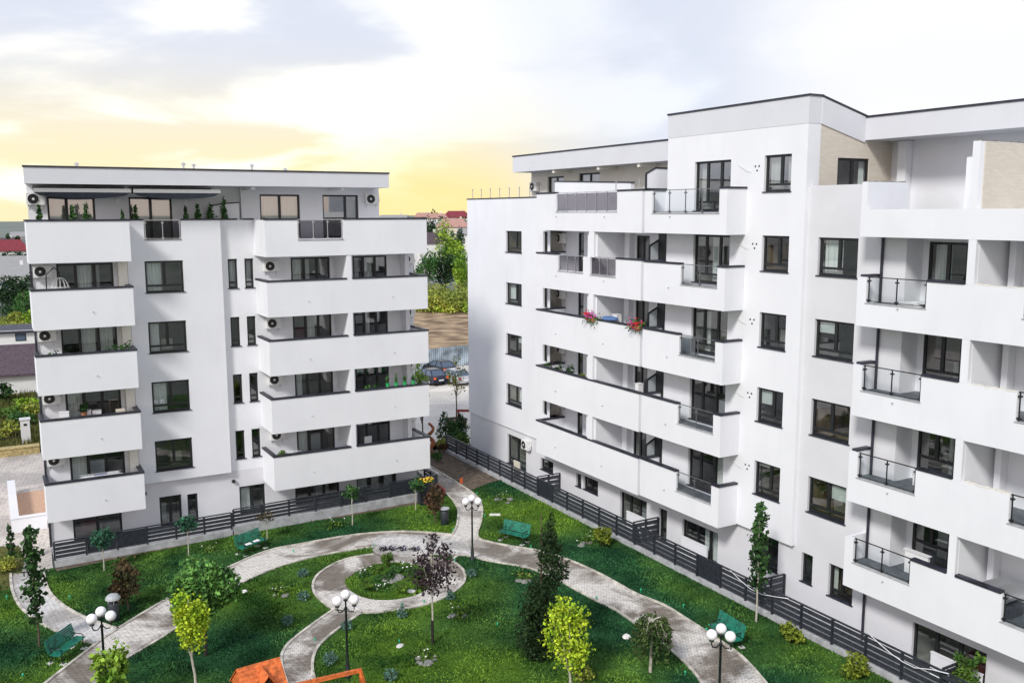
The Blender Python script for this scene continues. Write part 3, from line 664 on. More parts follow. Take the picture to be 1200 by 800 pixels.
# loggias of the first stack
XB = 29.6; YD = 40.06
hs1 = []
for k in range(4):
    z = -SR*k; hs1 += [(48.75, 49.2, 13.9+z, 15.3+z), (46.75, 47.2, 13.15+z, 15.35+z), (43.9, 44.45, 13.15+z, 15.35+z), (37.9, 39.0, 13.15+z, 15.3+z)]
mb = MB(); wall_holes(mb, TR, 35.95, 45.9, 2.4, 16.4, XB, [h for h in hs1 if h[1] < 45.9]); wall_holes(mb, TR, 45.9, 49.5, 2.4, 16.4, XB, [h for h in hs1 if h[1] > 45.9])
mb.build('wall', 'render_white', RB)
for i, h in enumerate(hs1): window(RB, TR, XB, h, () if i % 4 < 3 else (.5,), 0, rev=.12, sill=False, name='balcony_door' if i % 4 else 'window', curtain=[(0, .6)] if i % 4 == 1 else None)
for k in range(5):
    zt = [17.53, 14.16, 10.88, 7.58, 4.3][k]; zb = [15.5, 12.22, 8.96, 5.66, 2.4][k]
    nt = [[(38.15, 43.88, 16.5, 6)], [(43.9-2.75, 43.65, 13.25, 3), (38.2, 40.5, 13.2, 3)], [], [], []][k]
    cp = [[(36.1, 38.13), (43.9, 45.95)], [(36.1, 38.18), (43.67, 45.95)], None, None, None][k] or [(36.1, 45.95)]
    mb = MB(); mb.box((X1+.25, 35.52, zb+.01), (X1+.4, 36.09, zt-.03)); mb.build('joint_panel', 'render_grey', RB)
    balcony(RB, TR, X1, 36.1, 45.95, zb, zt, XB-.005 if k else 30.9, notches=nt, caps=cp, lo_end=True, hi_end=True, floor=[16.45, 13.12, 9.85, 6.55, 3.28][k], railmat='rail_smoked', lo_cap=False if k else True, spouts=[39.2, 43.8])
    if k:
        zu = [0, 15.5, 12.22, 8.96, 5.66][k]
        mb = MB(); fbox(mb, TR, YD, YD+.9, X1+.165, XB-.004, zt-1.05, zu); mb.build('party_wall', 'render_white', RB)
        mb = MB(); fbox(mb, TR, YD+.1, YD+.55, X1+.003, X1+.16, zt+.003, zu-.003); mb.build('pier', 'render_white', RB)
        mb = MB(); fbox(mb, TR, 39.15, 39.55, XB-.35, XB-.004, zt-1.0, zu); mb.build('pier', 'render_white', RB)
        # divider screen between the two stacks
        zf = zt-.0
        fr = MB(); y = 35.80
        P = [(X1+.25, zf+.02), (X1+.25, zf+.72), (X1+.85, zf+1.02), (X1+1.6, zf+1.02), (X1+1.6, zf+.02)]
        for a, b_ in zip(P, P[1:]+P[:1]): fr.bar((a[0], y, a[1]), (b_[0], y, b_[1]), .07)
        fr = fr.build('divider_screen', 'frame_dark', RB)
        MB().prism([(a, y-.01, z_) for a, z_ in P], (0, .02, 0)).build('screen_glass', 'frosted', fr)
        mb = MB(); fbox(mb, TR, 35.2, 35.75, XT-.05, XT+.02, zt-1, zu-.02); mb.build('balcony_door', 'frame_dark', RB)
    else:
        fr = MB(); y = 35.9; P = [(27.75, 17.6), (27.75, 18.33), (28.3, 18.6), (29.15, 18.6), (29.15, 17.6)]
        for a, b_ in zip(P, P[1:]+P[:1]): fr.bar((a[0], y, a[1]), (b_[0], y, b_[1]), .07)
        fr = fr.build('divider_screen', 'frame_dark', RB); MB().prism([(a, y-.01, z_) for a, z_ in P], (0, .02, 0)).build('screen_panel', 'render_white', fr)
# second stack on the tower
hb = [(27.4, 28.9, z-1.48, z+.02) for z in [18.8]+zw[:4]]; hb[1:] = [(27.37, 28.88, z-1.47, z+.02) for z in zw[:4]]
ht = [(30.9, 33.27, 16.55, 18.76)]+[(30.83, 33.25, z-2.2, z-.02) for z in zw[:4]]
mb = MB(); wall_holes(mb, TR, 26.59, 35.22, 2.65, 19.95, XT, hb+ht)
wall_holes(mb, TR, 35.22, 36.0, 2.65, 17.5, XT, [])
mb.quad((XT, 26.59, 2.65), (XT, 36, 2.65), (XW, 36, 2.65), (XW, 26.59, 2.65))
mb.quad((XT, 35.22, 16.4), (31.7, 35.22, 16.4), (31.7, 35.22, 20.2), (29.2, 35.22, 20.9), (XT, 35.22, 20.9)); mb.quad((XT, 26.59, 2.65), (29.2, 26.59, 2.65), (29.2, 26.59, 19.95), (XT, 26.59, 19.95))
mb.quad((XT, 36., 2.65), (XB, 36., 2.65), (XB, 36., 16.4), (XT, 36., 16.4))
parts(mb, 'wall', 'render_white', RB)
for i, h in enumerate(hb): window(RB, TR, XT, h, (.42,), .2, panemat='pane_glass' if i else 'pane_mirror', curtain=[[(.45, .98), (.0, .3)], None, None, None, None][i])
for i, h in enumerate(ht): window(RB, TR, XT, h, (.3, .68), .18, sill=True, panemat='pane_glass' if i else 'pane_mirror', curtain=[[(.7, .95)], [(.3, .6)], [(.6, .75)], None, None][i])
for k in range(5):
    zt = [17.48, 14.14, 10.92, 7.69, 4.47][k]; zb = [15.53, 12.28, 9.05, 5.83, 2.62][k]
    nt = [(30.36, 34.95, 16.42, 4)] if k == 0 else [(30.36, 32.78, zt-.93, 2)]
    cp = [(29.88, 30.36)] if k == 0 else [(29.88, 30.36), (32.8, 35.5)]
    balcony(RB, TR, X2, 29.88, 35.5, zb, zt, XT-.004, notches=nt, caps=cp, floor=zt-1.0, spouts=[33.6], floormat=True, hi_cap=True, steelposts='steel_dark')
    mb = MB(); y = 27.0 if False else 29.3
    zb -= .1
    for dy, dz in ((0, 0), (.22, 0), (.11, -.18)): mb.tube([(XT+.01, 29.2+dy, zb+ST-.0+dz-.13), (XT-.012, 29.2+dy, zb+ST+dz-.13)], .042, 10)
    parts(mb, 'vent_hole', 'black', RB)
    mb = MB(); mb.tube([(XT-.03, 30.4, zb+SR-.18), (XT-.08, 29.9, zb+SR-.4), (XT-.04, 29.65, zb+SR-.5)], .008, 6); mb.build('pipe_stub', 'render_cream', RB)
mb = MB(); mb.box((XT-.012, 26.578, 19.952), (29.2, 35.25, 21.0)); mb.prism([(29.2, 27.21, 19.9), (31.76, 27.21, 19.3), (31.76, 27.21, 20.28), (29.2, 27.21, 20.93)], (0, 8.0, 0)); mb.build('roof', 'fascia_grey', RB)
mb = MB(); mb.box((XT-.05, 26.54, 21.003), (XT+.25, 35.29, 21.08)); mb.box((XT+.25, 26.54, 21.003), (29.25, 26.8, 21.08)); mb.box((XT+.25, 35.0, 21.003), (29.25, 35.29, 21.08)); mb.build('roof_edge', 'cap_dark', RB)
# side of the tower: stone cladding, sloping parapet
hw = [(30.25, 32.1, 16.6, 18.66)]
def TS(s, d, z): return (s, d, z)
mb = MB(); wall_holes(mb, TS, 29.2, 33.5, 16.4, 19.2, 26.6, hw, .12); mb.quad((29.2, 26.6, 19.2), (33.5, 26.6, 19.2), (33.5, 26.6, 19.6), (31.75, 26.6, 19.6), (29.2, 26.6, 19.98)); mb.build('stone_cladding', 'brick_beige', RB)
window(RB, TS, 26.6, hw[0], (.5,), 0, rev=.12, sill=False, name='terrace_door', frame='frame_dark')
mb = MB(); mb.prism([(29.2, 26.6, 19.95), (31.76, 26.6, 19.3), (31.76, 26.6, 20.33), (29.2, 26.6, 20.98)], (0, -.045, 0)); mb.prism([(29.2, 26.62, 19.97), (31.76, 26.62, 19.32), (31.76, 26.62, 20.31), (29.2, 26.62, 20.96)], (0, .6, 0)); mb.build('sloping_parapet', 'fascia_grey', RB)
mb = MB(); mb.bar((29.24, 26.66, 21.02), (31.8, 26.66, 20.37), .26, .07); mb.build('roof_edge', 'cap_dark', RB)
# wall with the wide windows, terrace parapet above it
ha = [(24.08, 26.02, z-1.5, z+.0) for z in zw[:4]]
mb = MB(); wall_holes(mb, TR, 21.95, 26.59, 2.75, 16.45, XW-.004, ha); wall_holes(mb, TR, 23.2, 26.59, 16.45, 17.52, XW-.004, []); mb.build('wall', 'render_grey', RB)
mb = MB(); fbox(mb, TR, 23.2, 26.57, XW, XW+.2, 16.4, 17.515); mb.build('terrace_parapet', 'render_grey', RB)
for i, h in enumerate(ha): window(RB, TR, XW-.004, h, (.5,), .2, curtain=[[(.5, .98)], None, None, None][i])
# third stack, nearest the camera
YC0, YC1 = 18.6, 18.9
hs3 = [(20.15, 21.7, z-2.25, z-.07) for z in zw[:4]]
mb = MB(); wall_holes(mb, TR, 18.6, 21.95, 2.4, 16.4, 29.6, hs3); wall_holes(mb, TR, 12, 18.6, 2.4, 16.4, 29.6, [(12.5, 14.6, z-2.2, z-.1) for z in zw[:4]])
mb.build('wall', 'render_white', RB)
MB().quad((XW, 21.95, 2.4), (29.6, 21.95, 2.4), (29.6, 21.95, 16.4), (XW, 21.95, 16.4)).build('wall', 'render_white', RB)
for i, h in enumerate(hs3): window(RB, TR, 29.6, h, (.5,), [.1, .35, .35, .35][i], rev=.1, sill=False, name='balcony_door', curtain=[(.5, .95)] if i in (0,) else None)
for z in zw[:4]: window(RB, TR, 29.6, (12.5, 14.6, z-2.2, z-.1), (.5,), 0, rev=.1, sill=False, name='balcony_door')
for k in range(5):
    zt = [16.58, 14.14, 10.9, 7.6, 4.3][k]; zb = [15.6, 12.36, 9.0, 5.7, 2.36][k]
    if k == 0:
        balcony(RB, TR, X3, 12, 23.2, zb, zt, 33.4, lo_end=False, hi_end=True, floor=15.9, cap=False, wallmat='render_white'); continue
    fl = zt-.98
    lab_cap = [(18.92, 20.3)] if k < 4 else [(18.92, 20.3), (16.95, 18.58)]
    o = balcony(RB, TR, X3, 12, 23.2, zb, zt, XW-.01, lo_end=False, hi_end=True, notches=[(20.32, 22.8, fl+.04, 2), (13.2, 16.9, fl+.04, 3)], caps=lab_cap, floor=fl, spouts=[21.4, 15.3], floormat=True, steelposts='frame_dark', hi_cap=(k != 4))
    zu = [0, 15.6, 12.36, 9.0, 5.7][k]
    mb = MB(); fbox(mb, TR, 12, 21.9, XW-.01, 29.595, zb+.03, fl); mb.build('loggia_floor', 'render_white', o)
    mb = MB(); fbox(mb, TR, 12, 21.9, XW-.008, 29.59, fl+.003, fl+.012); mb.build('floor_tile', 'floor_tile', o)
    mb = MB(); fbox(mb, TR, YC0, YC1, X3+.16, 29.59, fl+.02, zu); mb.build('party_wall', 'render_white', RB)
    mb = MB(); fbox(mb, TR, YC0+.01, YC1-.01, X3+.003, X3+.155, zt+.003, zu-.003); mb.build('pier', 'render_white', RB)
    mb = MB(); fbox(mb, TR, 18.2, 18.42, 29.2, 29.59, fl+.02, zu); mb.build('pier', 'render_white', RB)
    if k < 4:
        mb = MB(); 
        for j in range(7):
            a = 16.93+j*.235; mb.box((X3-.01+random.uniform(0, .02), a, zt+.002), (X3+.17, a+random.uniform(.12, .24), zt+random.uniform(.02, .05)))
        parts(mb, 'rough_mortar', 'render_cream', o)
mb = MB(); mb.tube([(XW-.07, 22.93, 2.42), (XW-.07, 22.93, 15.58)], .055, 8); mb.tube([(XW-.07, 22.93, -.1), (XW-.07, 22.93, 2.3)], .055, 8); parts(mb, 'drainpipe', 'cap_dark', RB)
# near penthouse terrace: partitions, stone clad divider, back wall, roof slab
mb = MB(); mb.box((X3+.005, 22.95, 16.583), (29.9, 23.195, 17.56)); mb.build('terrace_divider', 'render_white', RB)
mb = MB(); mb.box((29.6, 20.2, 15.92), (33.4, 20.45, 18.35)); mb.build('terrace_divider', 'render_white', RB)
mb = MB(); mb.box((X3+.004, 18.7, 16.583), (33.4, 18.95, 18.72)); mb.build('terrace_divider', 'render_white', RB)
mb = MB(); mb.box((X3+.25, 18.67, 16.583), (33.3, 18.698, 18.70)); mb.build('stone_cladding', 'brick_beige', RB)
mb = MB()
for j in range(40):
    x = X3+.05+j*.14; z_ = 18.722; mb.box((x, 18.69, z_), (x+random.uniform(.05, .14), 18.94, z_+random.uniform(.012, .05)))
for j in range(14):
    x = X3+.05+j*.15; mb.box((x, 22.97, 17.562), (x+random.uniform(.04, .14), 23.17, 17.562+random.uniform(.01, .05)))
parts(mb, 'rough_mortar', 'rock', RB)
mb = MB(); mb.quad((33.5, 12, 15.9), (33.5, 26.6, 15.9), (33.5, 26.6, 19.5), (33.5, 12, 19.5)); mb.build('wall', 'render_white', RB)
mb = MB(); mb.box((33.1, 25.6, 15.95), (33.49, 26.0, 19.38)); mb.build('pier', 'render_white', RB)
mb = MB(); mb.box((31.76, 12, 19.4), (40, 26.595, 20.3)); mb.build('roof', 'fascia_grey', RB)
mb = MB(); mb.box((31.72, 12, 20.303), (31.98, 26.55, 20.38)); mb.build('roof_edge', 'cap_dark', RB)
mb = MB(); mb.box((31.9, 19.4, 19.22), (33.45, 19.65, 19.398)); parts(mb, 'roof_beam', 'render_cream', RB)
# far penthouse: roof slab, wall, windows, terrace planter wall
hpr = [(48.7, 50.6, 16.5, 18.72), (44.85, 47.05, 17.5, 18.8)]
mb = MB(); wall_holes(mb, TR, 35.24, 52.6, 16.4, 19.05, 31.3, hpr); mb.quad((31.3, 52.6, 16.4), (40, 52.6, 16.4), (40, 52.6, 19.05), (31.3, 52.6, 19.05)); mb.build('wall', 'render_cream', RB)
for h in hpr: window(RB, TR, 31.3, h, (.5,), 0, sill=False, curtain=[(0, 1)], panemat='pane_mirror')
mb = MB(); mb.box((30, 35.24, 19.05), (40, 52.75, 20.03)); mb.build('roof', 'fascia_grey', RB)
mb = MB(); mb.box((29.96, 35.24, 20.033), (30.2, 52.79, 20.11)); mb.box((30.2, 52.55, 20.033), (40, 52.79, 20.11)); mb.build('roof_edge', 'cap_dark', RB)
mb = MB()
for y in (47.9, 43.2, 39.5): mb.box((30.1, y, 18.85), (31.29, y+.22, 19.047))
parts(mb, 'roof_beam', 'render_cream', RB)
mb = MB(); mb.box((28.75, 46.0, 16.3), (42.9, 56.4, 16.45)); mb.box((XB, 35.3, 16.3), (42.9, 45.95, 16.45)); mb.build('terrace_floor', 'floor_tile', RB)
mb = MB(); mb.prism([(28.95, 38.7, 16.45), (28.95, 46.0, 16.45), (28.95, 46.0, 18.25), (28.95, 38.7, 17.98)], (.2, 0, 0)); mb.build('planter_wall', 'render_white', RB)
mb = MB(); mb.bar((29.05, 38.65, 18.01), (29.05, 46.05, 18.28), .27, .06); parts(mb, 'cap', 'cap_dark', RB)
mb = MB()
for i in range(8):
    y = 47.2+i*1.25; mb.tube([(28.72, y, 17.4), (28.72, y, 18.0)], .025, 6); mb.lathe((28.72, y, 17.97), [(.05, 0), (.05, .05), (.02, .07)], 6)
for y in (38.4, 36.5): mb.tube([(27.8, y, 17.58), (27.8, y, 18.1)], .025, 6)
parts(mb, 'rail_post', 'steel', RB)
# unseen mass behind, so that no light passes through
mb = MB(); mb.box((33.6, 12, 15.7), (43, 35.1, 15.88)); mb.quad((43, 12, -.3), (43, 56.5, -.3), (43, 56.5, 16.4), (43, 12, 16.4)); mb.build('back_wall', 'render_grey', RB)

# ------------------------------------------------------------------ patios and fences
setting(sheet('patio', [(1.85, 47.3), (22, 47.9), (22, 50.15), (1.85, 50.15)], .012, 'concrete')); setting(sheet('patio', [(27.1, 12), (28.75, 12), (28.75, 56.6), (27.1, 56.6)], .012, 'concrete'))
def fence(label, p0, p1, zw_, top, step, solid=(), group='slatted fences of the ground floor gardens', slats=4):
    a, b = np.array(p0), np.array(p1); L_ = np.linalg.norm(b-a); n = max(1, round(L_/step)); u = (b-a)/L_; t = thing('slatted_fence', label, 'fence', (*((a+b)/2), 0), group)
    def P(s, z, o=0): q = a+u*s+np.array([-u[1], u[0]])*o; return (q[0], q[1], z)
    if zw_ > 0:
        mb = MB(); mb.prism([P(0, -.05, -.11), P(L_, -.05, -.11), P(L_, -.05, .11), P(0, -.05, .11)], (0, 0, zw_+.05)); mb.build('low_wall', 'concrete', t)
    w = L_/n; zb = max(zw_, .03)
    for i in range(n+1): MB().bar(P(i*w, zb), P(i*w, top), .085).build('post', 'fence_dark', t)
    for i in range(n):
        mb = MB(); hgt_ = (top-zb-.1)/slats
        for k in range(slats):
            z = zb+.06+hgt_*(k+.5); mb.bar(P(i*w+.05, z, .0), P((i+1)*w-.05, z, .0), .028, hgt_*(1.02 if i in solid else .74))
        mb.build('slat_panel', 'fence_dark' if i in solid else 'fence_slat', t)
    mb = MB(); mb.bar(P(0, top+.02), P(L_, top+.02), .1, .04); mb.build('top_rail', 'fence_dark', t)
    return t
fence('dark slatted fence on a grey wall, the lower, left half before the left block', (1.85, 46.98), (10.1, 47.22), .32, 1.2, 1.45, (1, 2))
fence('dark slatted fence on a grey wall before the left block, ending by the yellow flowers', (10.2, 47.22), (22.0, 47.8), .48, 1.34, 1.55, (4, 6))
fence('short dark fence return closing the left block\'s gardens beside the gate path', (22.05, 47.85), (22.05, 49.6), .48, 1.34, .9)
fence('long black slatted fence on a pale kerb running along the whole right block', (27.0, 56.9), (27.0, 12.2), .2, 1.2, 1.55, (8, 17))
for y, lab in ((44.85, 'short black partition fence near the low white ground floor air conditioner window'), (35.6, 'short black partition fence in front of the dark door under the second balcony stack'), (27.05, 'short black partition fence behind the slim tree, crossed by the white hose'), (18.4, 'short black partition fence behind the shrub in the bottom right corner')):
    fence(lab, (27.12, y), (28.66, y), 0, 1.22, .75, (), 'partition fences between ground floor gardens')

# ------------------------------------------------------------------ air conditioners
def make_ac():
    t = thing('air_conditioner', 'x', 'air conditioner', (0, 0, 0), 'outdoor air conditioner units')
    mb = MB(); mb.box((-.40, -.30, -.28), (.40, -.02, .28)); mb.build('body', 'ac_white', t)
    mb = MB(); mb.prism([(-.10+.25*math.cos(a), -.302, .25*math.sin(a)) for a in np.linspace(0, 2*math.pi, 24, endpoint=False)], (0, -.012, 0)); g_ = mb.build('fan_grille', 'black', t)
    mb = MB()
    for r in (.255,): mb.tube([(-.10+r*math.cos(a), -.315, r*math.sin(a)) for a in np.linspace(0, 2*math.pi, 25)], .012, 5)
    mb.prism([(-.10+.06*math.cos(a), -.32, .06*math.sin(a)) for a in np.linspace(0, 2*math.pi, 12, endpoint=False)], (0, -.015, 0)); mb.build('hub', 'ac_white', g_)
    mb = MB(); mb.box((.402, -.22, -.16), (.46, -.08, .04)); mb.build('valve_cover', 'ac_white', t)
    mb = MB()
    for x in (-.28, .28): mb.box((x-.02, -.31, -.32), (x+.02, -.0, -.284)); mb.box((x-.02, -.02, -.5), (x+.02, 0, -.284))
    parts(mb, 'bracket', 'steel', t)
    return t
AC0 = make_ac(); used = [False]
def ac(loc, rz, label):
    if not used[0]:
        used[0] = True; AC0.location = loc; AC0.rotation_euler = (0, 0, rz); AC0['label'] = label; return AC0
    return dup(AC0, loc, rz, label)
LV = ['top', 'second', 'third', 'lowest']
for k in range(4):
    ac((2.33, YW, 13.74-ST*k), 0, f'white air conditioner at the left corner of the left block, over its {LV[k]} full balcony')
    ac((13.38, YW, 13.67-ST*k), 0, f'white air conditioner right of the left block\'s slim windows, over the {LV[k]} full balcony')
    ac((21.3, YW, 13.85-ST*k), 0, f'white air conditioner at the right end of the left block, over the {LV[k]} full balcony')
ac((2.3, 51, 17.2), 0, 'white air conditioner left of the awnings on the left block\'s roof terrace'); ac((19.45, 50.7, 17.28), 0, 'white air conditioner on the left block\'s roof terrace, under the right roof corner')
for k, l in enumerate(('top loggia with smoked glass railing', 'loggia with the red flowers', 'loggia full of plants below the red flowers', 'empty lowest loggia')):
    ac((XB, 46.1, 15.0-SR*k), R(-90), f'white air conditioner inside the right block\'s {l}')
ac((31.3, 51.9, 18.15), R(-90), 'white air conditioner under the far end of the right block\'s roof, seen against the sky')
ac((XW, 48.55, 2.15), R(-90), 'white air conditioner beside a ground floor window of the right block, above the black fence')

# ------------------------------------------------------------------ lamps
def make_lamp():
    t = thing('street_lamp', 'x', 'street lamp', (0, 0, 0), 'three globe lamps of the garden')
    mb = MB(); mb.lathe((0, 0, 0), [(.13, -.03), (.13, .05), (.085, .1), (.075, .5), (.05, .56), (.043, 1.2), (.04, 2.55), (.06, 2.57), (.06, 2.62), (.03, 2.66), (.028, 2.85), (.045, 2.87), (.01, 2.95)], 10); mb.build('pole', 'lamp_black', t, True)
    for i in range(3):
        a = R(90+120*i); c, s = math.cos(a), math.sin(a)
        mb = MB(); mb.tube([(.02*c, .02*s, 2.6), (.16*c, .16*s, 2.5), (.29*c, .29*s, 2.53), (.34*c, .34*s, 2.64), (.34*c, .34*s, 2.74)], .02, 6); mb.lathe((.34*c, .34*s, 2.7), [(.03, 0), (.085, .04), (.085, .07), (.05, .08)], 8)
        arm = mb.build('arm', 'lamp_black', t, True)
        MB().ball((.34*c, .34*s, 2.96), .178, n=20, m=14).build('globe', 'globe_white', t, True)
    return t
LAMP = make_lamp()
lamps = [((118.5, 722), 'black three globe lamp at the left end of the main path, beside the litter bin'), ((405, 702), 'black three globe lamp beside the curved stem path, rising behind the orange swing beam'),
         ((553, 587), 'black three globe lamp where the gate path meets the roundabout'), ((845, 743), 'black three globe lamp in front of the bench on the right path')]
for i, (p, l) in enumerate(lamps):
    q = G(*p, 2.92); rz = math.atan2(q[1], q[0])-R(90)
    if i == 0: LAMP.location = (q[0], q[1], 0); LAMP.rotation_euler = (0, 0, rz); LAMP['label'] = l
    else: dup(LAMP, (q[0], q[1], 0), rz, l)

# ------------------------------------------------------------------ benches
def make_bench():
    t = thing('park_bench', 'x', 'bench', (0, 0, 0), 'green benches of the garden')
    mb = MB()
    for i in range(5): mb.box((-.9, -.40+i*.095, .43+.006*abs(i-2)), (.9, -.40+i*.095+.075, .465+.006*abs(i-2)))
    mb.build('seat', 'bench_green', t); mb = MB()
    for i in range(6):
        y, z = .08+i*.026, .52+i*.088; mb.prism([(-.9, y, z), (-.9, y+.022, z+.07), (-.9, y+.047, z+.064), (-.9, y+.025, z-.006)], (1.8, 0, 0))
    mb.build('backrest', 'bench_green', t)
    for x in (-.72, .72):
        mb = MB(); mb.tube([(x, -.42, 0.02), (x, -.36, .25), (x, -.38, .42)], .026, 6); mb.tube([(x, .16, 0.02), (x, .05, .25), (x, .06, .45), (x, .27, 1.03)], .026, 6); mb.tube([(x, -.38, .415), (x, .06, .415)], .022, 6)
        mb.tube([(x, -.38, .42), (x, -.40, .62), (x, -.3, .67), (x, .1, .68)], .022, 6)
        lg = mb.build('leg', 'lamp_black', t, True)
        for y0_, y1_ in ((-.54, -.3), (.06, .28)): MB().box((x-.11, y0_, -.02), (x+.11, y1_, .035)).build('footing', 'concrete_light', lg)
    return t
BEN = make_bench(); BEN.scale = (.9, .9, .9)
def bench(i, p, a, b, side, label):
    q = np.array(G(*p)[:2]); u = np.array(G(*b)[:2])-np.array(G(*a)[:2]); u /= np.linalg.norm(u); f = np.array([-u[1], u[0]])*side
    rz = math.atan2(f[1], f[0])+R(90)
    if i == 0: BEN.location = (q[0], q[1], 0); BEN.rotation_euler = (0, 0, rz); BEN['label'] = label
    else: dup(BEN, (q[0], q[1], 0), rz, label)
    return q, rz
q0, rz0 = bench(0, (293, 645), (265, 666), (312, 646), -1, 'green slatted bench with papers on its seat, below the left block\'s fence')
bench(1, (604, 633), (560, 629), (629, 645), -1, 'green slatted bench on the lawn right of the gate path, near the tall spiral conifer')
bench(2, (76, 768), (54, 800), (112, 755), -1, 'green slatted bench in the bottom left corner, under the thin columnar tree')
bench(3, (853, 751), (804, 725), (870, 770), -1, 'green slatted bench beside the right path, partly hidden by a globe lamp')
mb = MB(); cc, ss_ = math.cos(rz0), math.sin(rz0)
for x in (-.3, .22):
    P = [(x-.2, -.3), (x+.14, -.36), (x+.2, -.12), (x-.12, -.1)]; mb.prism([(q0[0]+cc*a-ss_*b, q0[1]+ss_*a+cc*b, .478) for a, b in P], (0, 0, .02))
tag(mb.build('newspaper', 'cloth_white'), 'white sheets of paper lying on the green bench below the left block', 'paper')

# ------------------------------------------------------------------ litter bins
def litter_bin(p, label, hood):
    b = G(*p); t = thing('litter_bin', label, 'litter bin', b, 'litter bins')
    mb = MB(); mb.lathe(b, [(.17, 0), (.2, .04), (.22, .75), (.2, .78)], 14); mb.build('body', 'bin_dark', t, True)
    mb = MB()
    if hood:
        mb.lathe((b[0], b[1], .95), [(.3, 0), (.28, .08), (.2, .17), (.04, .21)], 14)
        for a in range(4): mb.tube([(b[0]+.18*math.cos(a*1.57), b[1]+.18*math.sin(a*1.57), .75), (b[0]+.2*math.cos(a*1.57), b[1]+.2*math.sin(a*1.57), .97)], .015, 5)
    else: mb.lathe((b[0], b[1], .86), [(.27, 0), (.27, .04), (.1, .07)], 14); mb.tube([(b[0], b[1], .7), (b[0], b[1], .88)], .03, 6)
    mb.build('lid', 'bin_lid', t); return t
litter_bin((134, 727), 'dark litter bin with domed grey hood behind the leftmost globe lamp', True); litter_bin((521, 614), 'dark round litter bin with flat pale lid beside the reddish shrub', False)

# ------------------------------------------------------------------ play set with an orange roof
z0 = 2.35; r0, r1 = np.array(G(278.5, 784, z0)), np.array(G(326, 770.6, z0)); u = (r1-r0)/np.linalg.norm(r1-r0); nrm = np.array([u[1], -u[0], 0])
t = thing('play_set', 'wooden play house with orange plank roof, dormer and swing beam at the bottom edge', 'play set', (*((r0+r1)/2)[:2], 0))
def PP(s, o, z): p = r0+u*s+nrm*o; return (p[0], p[1], z)
LR = float(np.linalg.norm(r1-r0)); mb = MB()
for side in (1, -1):
    for i in range(7):
        a, b_ = i/7, (i+1)/7-.012
        mb.prism([PP(-.05, side*.78*a, z0-.74*a), PP(LR+.05, side*.78*a, z0-.74*a), PP(LR+.05, side*.78*b_, z0-.74*b_), PP(-.05, side*.78*b_, z0-.74*b_)], (0, 0, .035))
rfo = mb.build('roof', 'orange_wood', t)
mb = MB(); s = LR*.55
mb.prism([PP(s-.36, .74, z0-.62), PP(s, .74, z0-.14), PP(s, .1, z0-.05)], (0, 0, .04)); mb.prism([PP(s+.36, .74, z0-.62), PP(s, .74, z0-.14), PP(s, .1, z0-.05)], (0, 0, .04))
mb.build('dormer', 'orange_wood', rfo)
MB().prism([PP(s-.26, .70, z0-.64), PP(s+.26, .70, z0-.64), PP(s, .70, z0-.24)], tuple(-nrm*.05)).build('dormer_opening', 'black', rfo)
for a in (.08, LR-.08):
    for o in (-.6, .6): MB().bar(PP(a, o, 0), PP(a, o, z0-.58), .09).build('post', 'orange_wood', t)
mb = MB()
for i in range(6): mb.bar(PP(.08, .6, .15+i*.15), PP(LR-.08, .6, .15+i*.15), .03, .13); mb.bar(PP(.08, -.6, .15+i*.15), PP(LR-.08, -.6, .15+i*.15), .03, .13)
mb.build('side_boards', 'orange_wood', t); mb = MB(); mb.prism([PP(.05, -.6, .5), PP(LR-.05, -.6, .5), PP(LR-.05, .6, .5), PP(.05, .6, .5)], (0, 0, .05)); mb.build('deck', 'orange_wood', t)
mb = MB()
for a in (-.02, LR+.0): mb.prism([PP(a, -.66, z0-.66), PP(a, .66, z0-.66), PP(a, 0, z0-.04)], tuple(u*.03))
mb.build('gable', 'orange_wood', t)
e0, e1 = np.array(G(372, 801.5, 1.85)), np.array(G(424, 784.5, 1.85))
mb = MB(); mb.bar(PP(LR-.08, .6, 1.62), tuple(e1), .10, .12); mb.build('swing_beam', 'orange_wood', t)
for k_, (dx, dy) in enumerate(((.25, -.55), (.25, .55))): MB().bar((e1[0]-.05, e1[1]+dy*.05, 1.82), (e1[0]+dx, e1[1]+dy, 0), .09).build('swing_leg', 'orange_wood', t)
for k_ in (.4, .75):
    p = np.array(PP(LR, .6, 1.85))*(1-k_)+e1*k_; mb = MB()
    for o in (-.2, .2): mb.tube([(p[0]+o, p[1], 1.8), (p[0]+o, p[1], .45)], .012, 5)
    sw = mb.build('swing_rope', 'black', t); MB().box((p[0]-.24, p[1]-.1, .41), (p[0]+.24, p[1]+.1, .45)).build('swing_seat', 'orange_wood', sw)

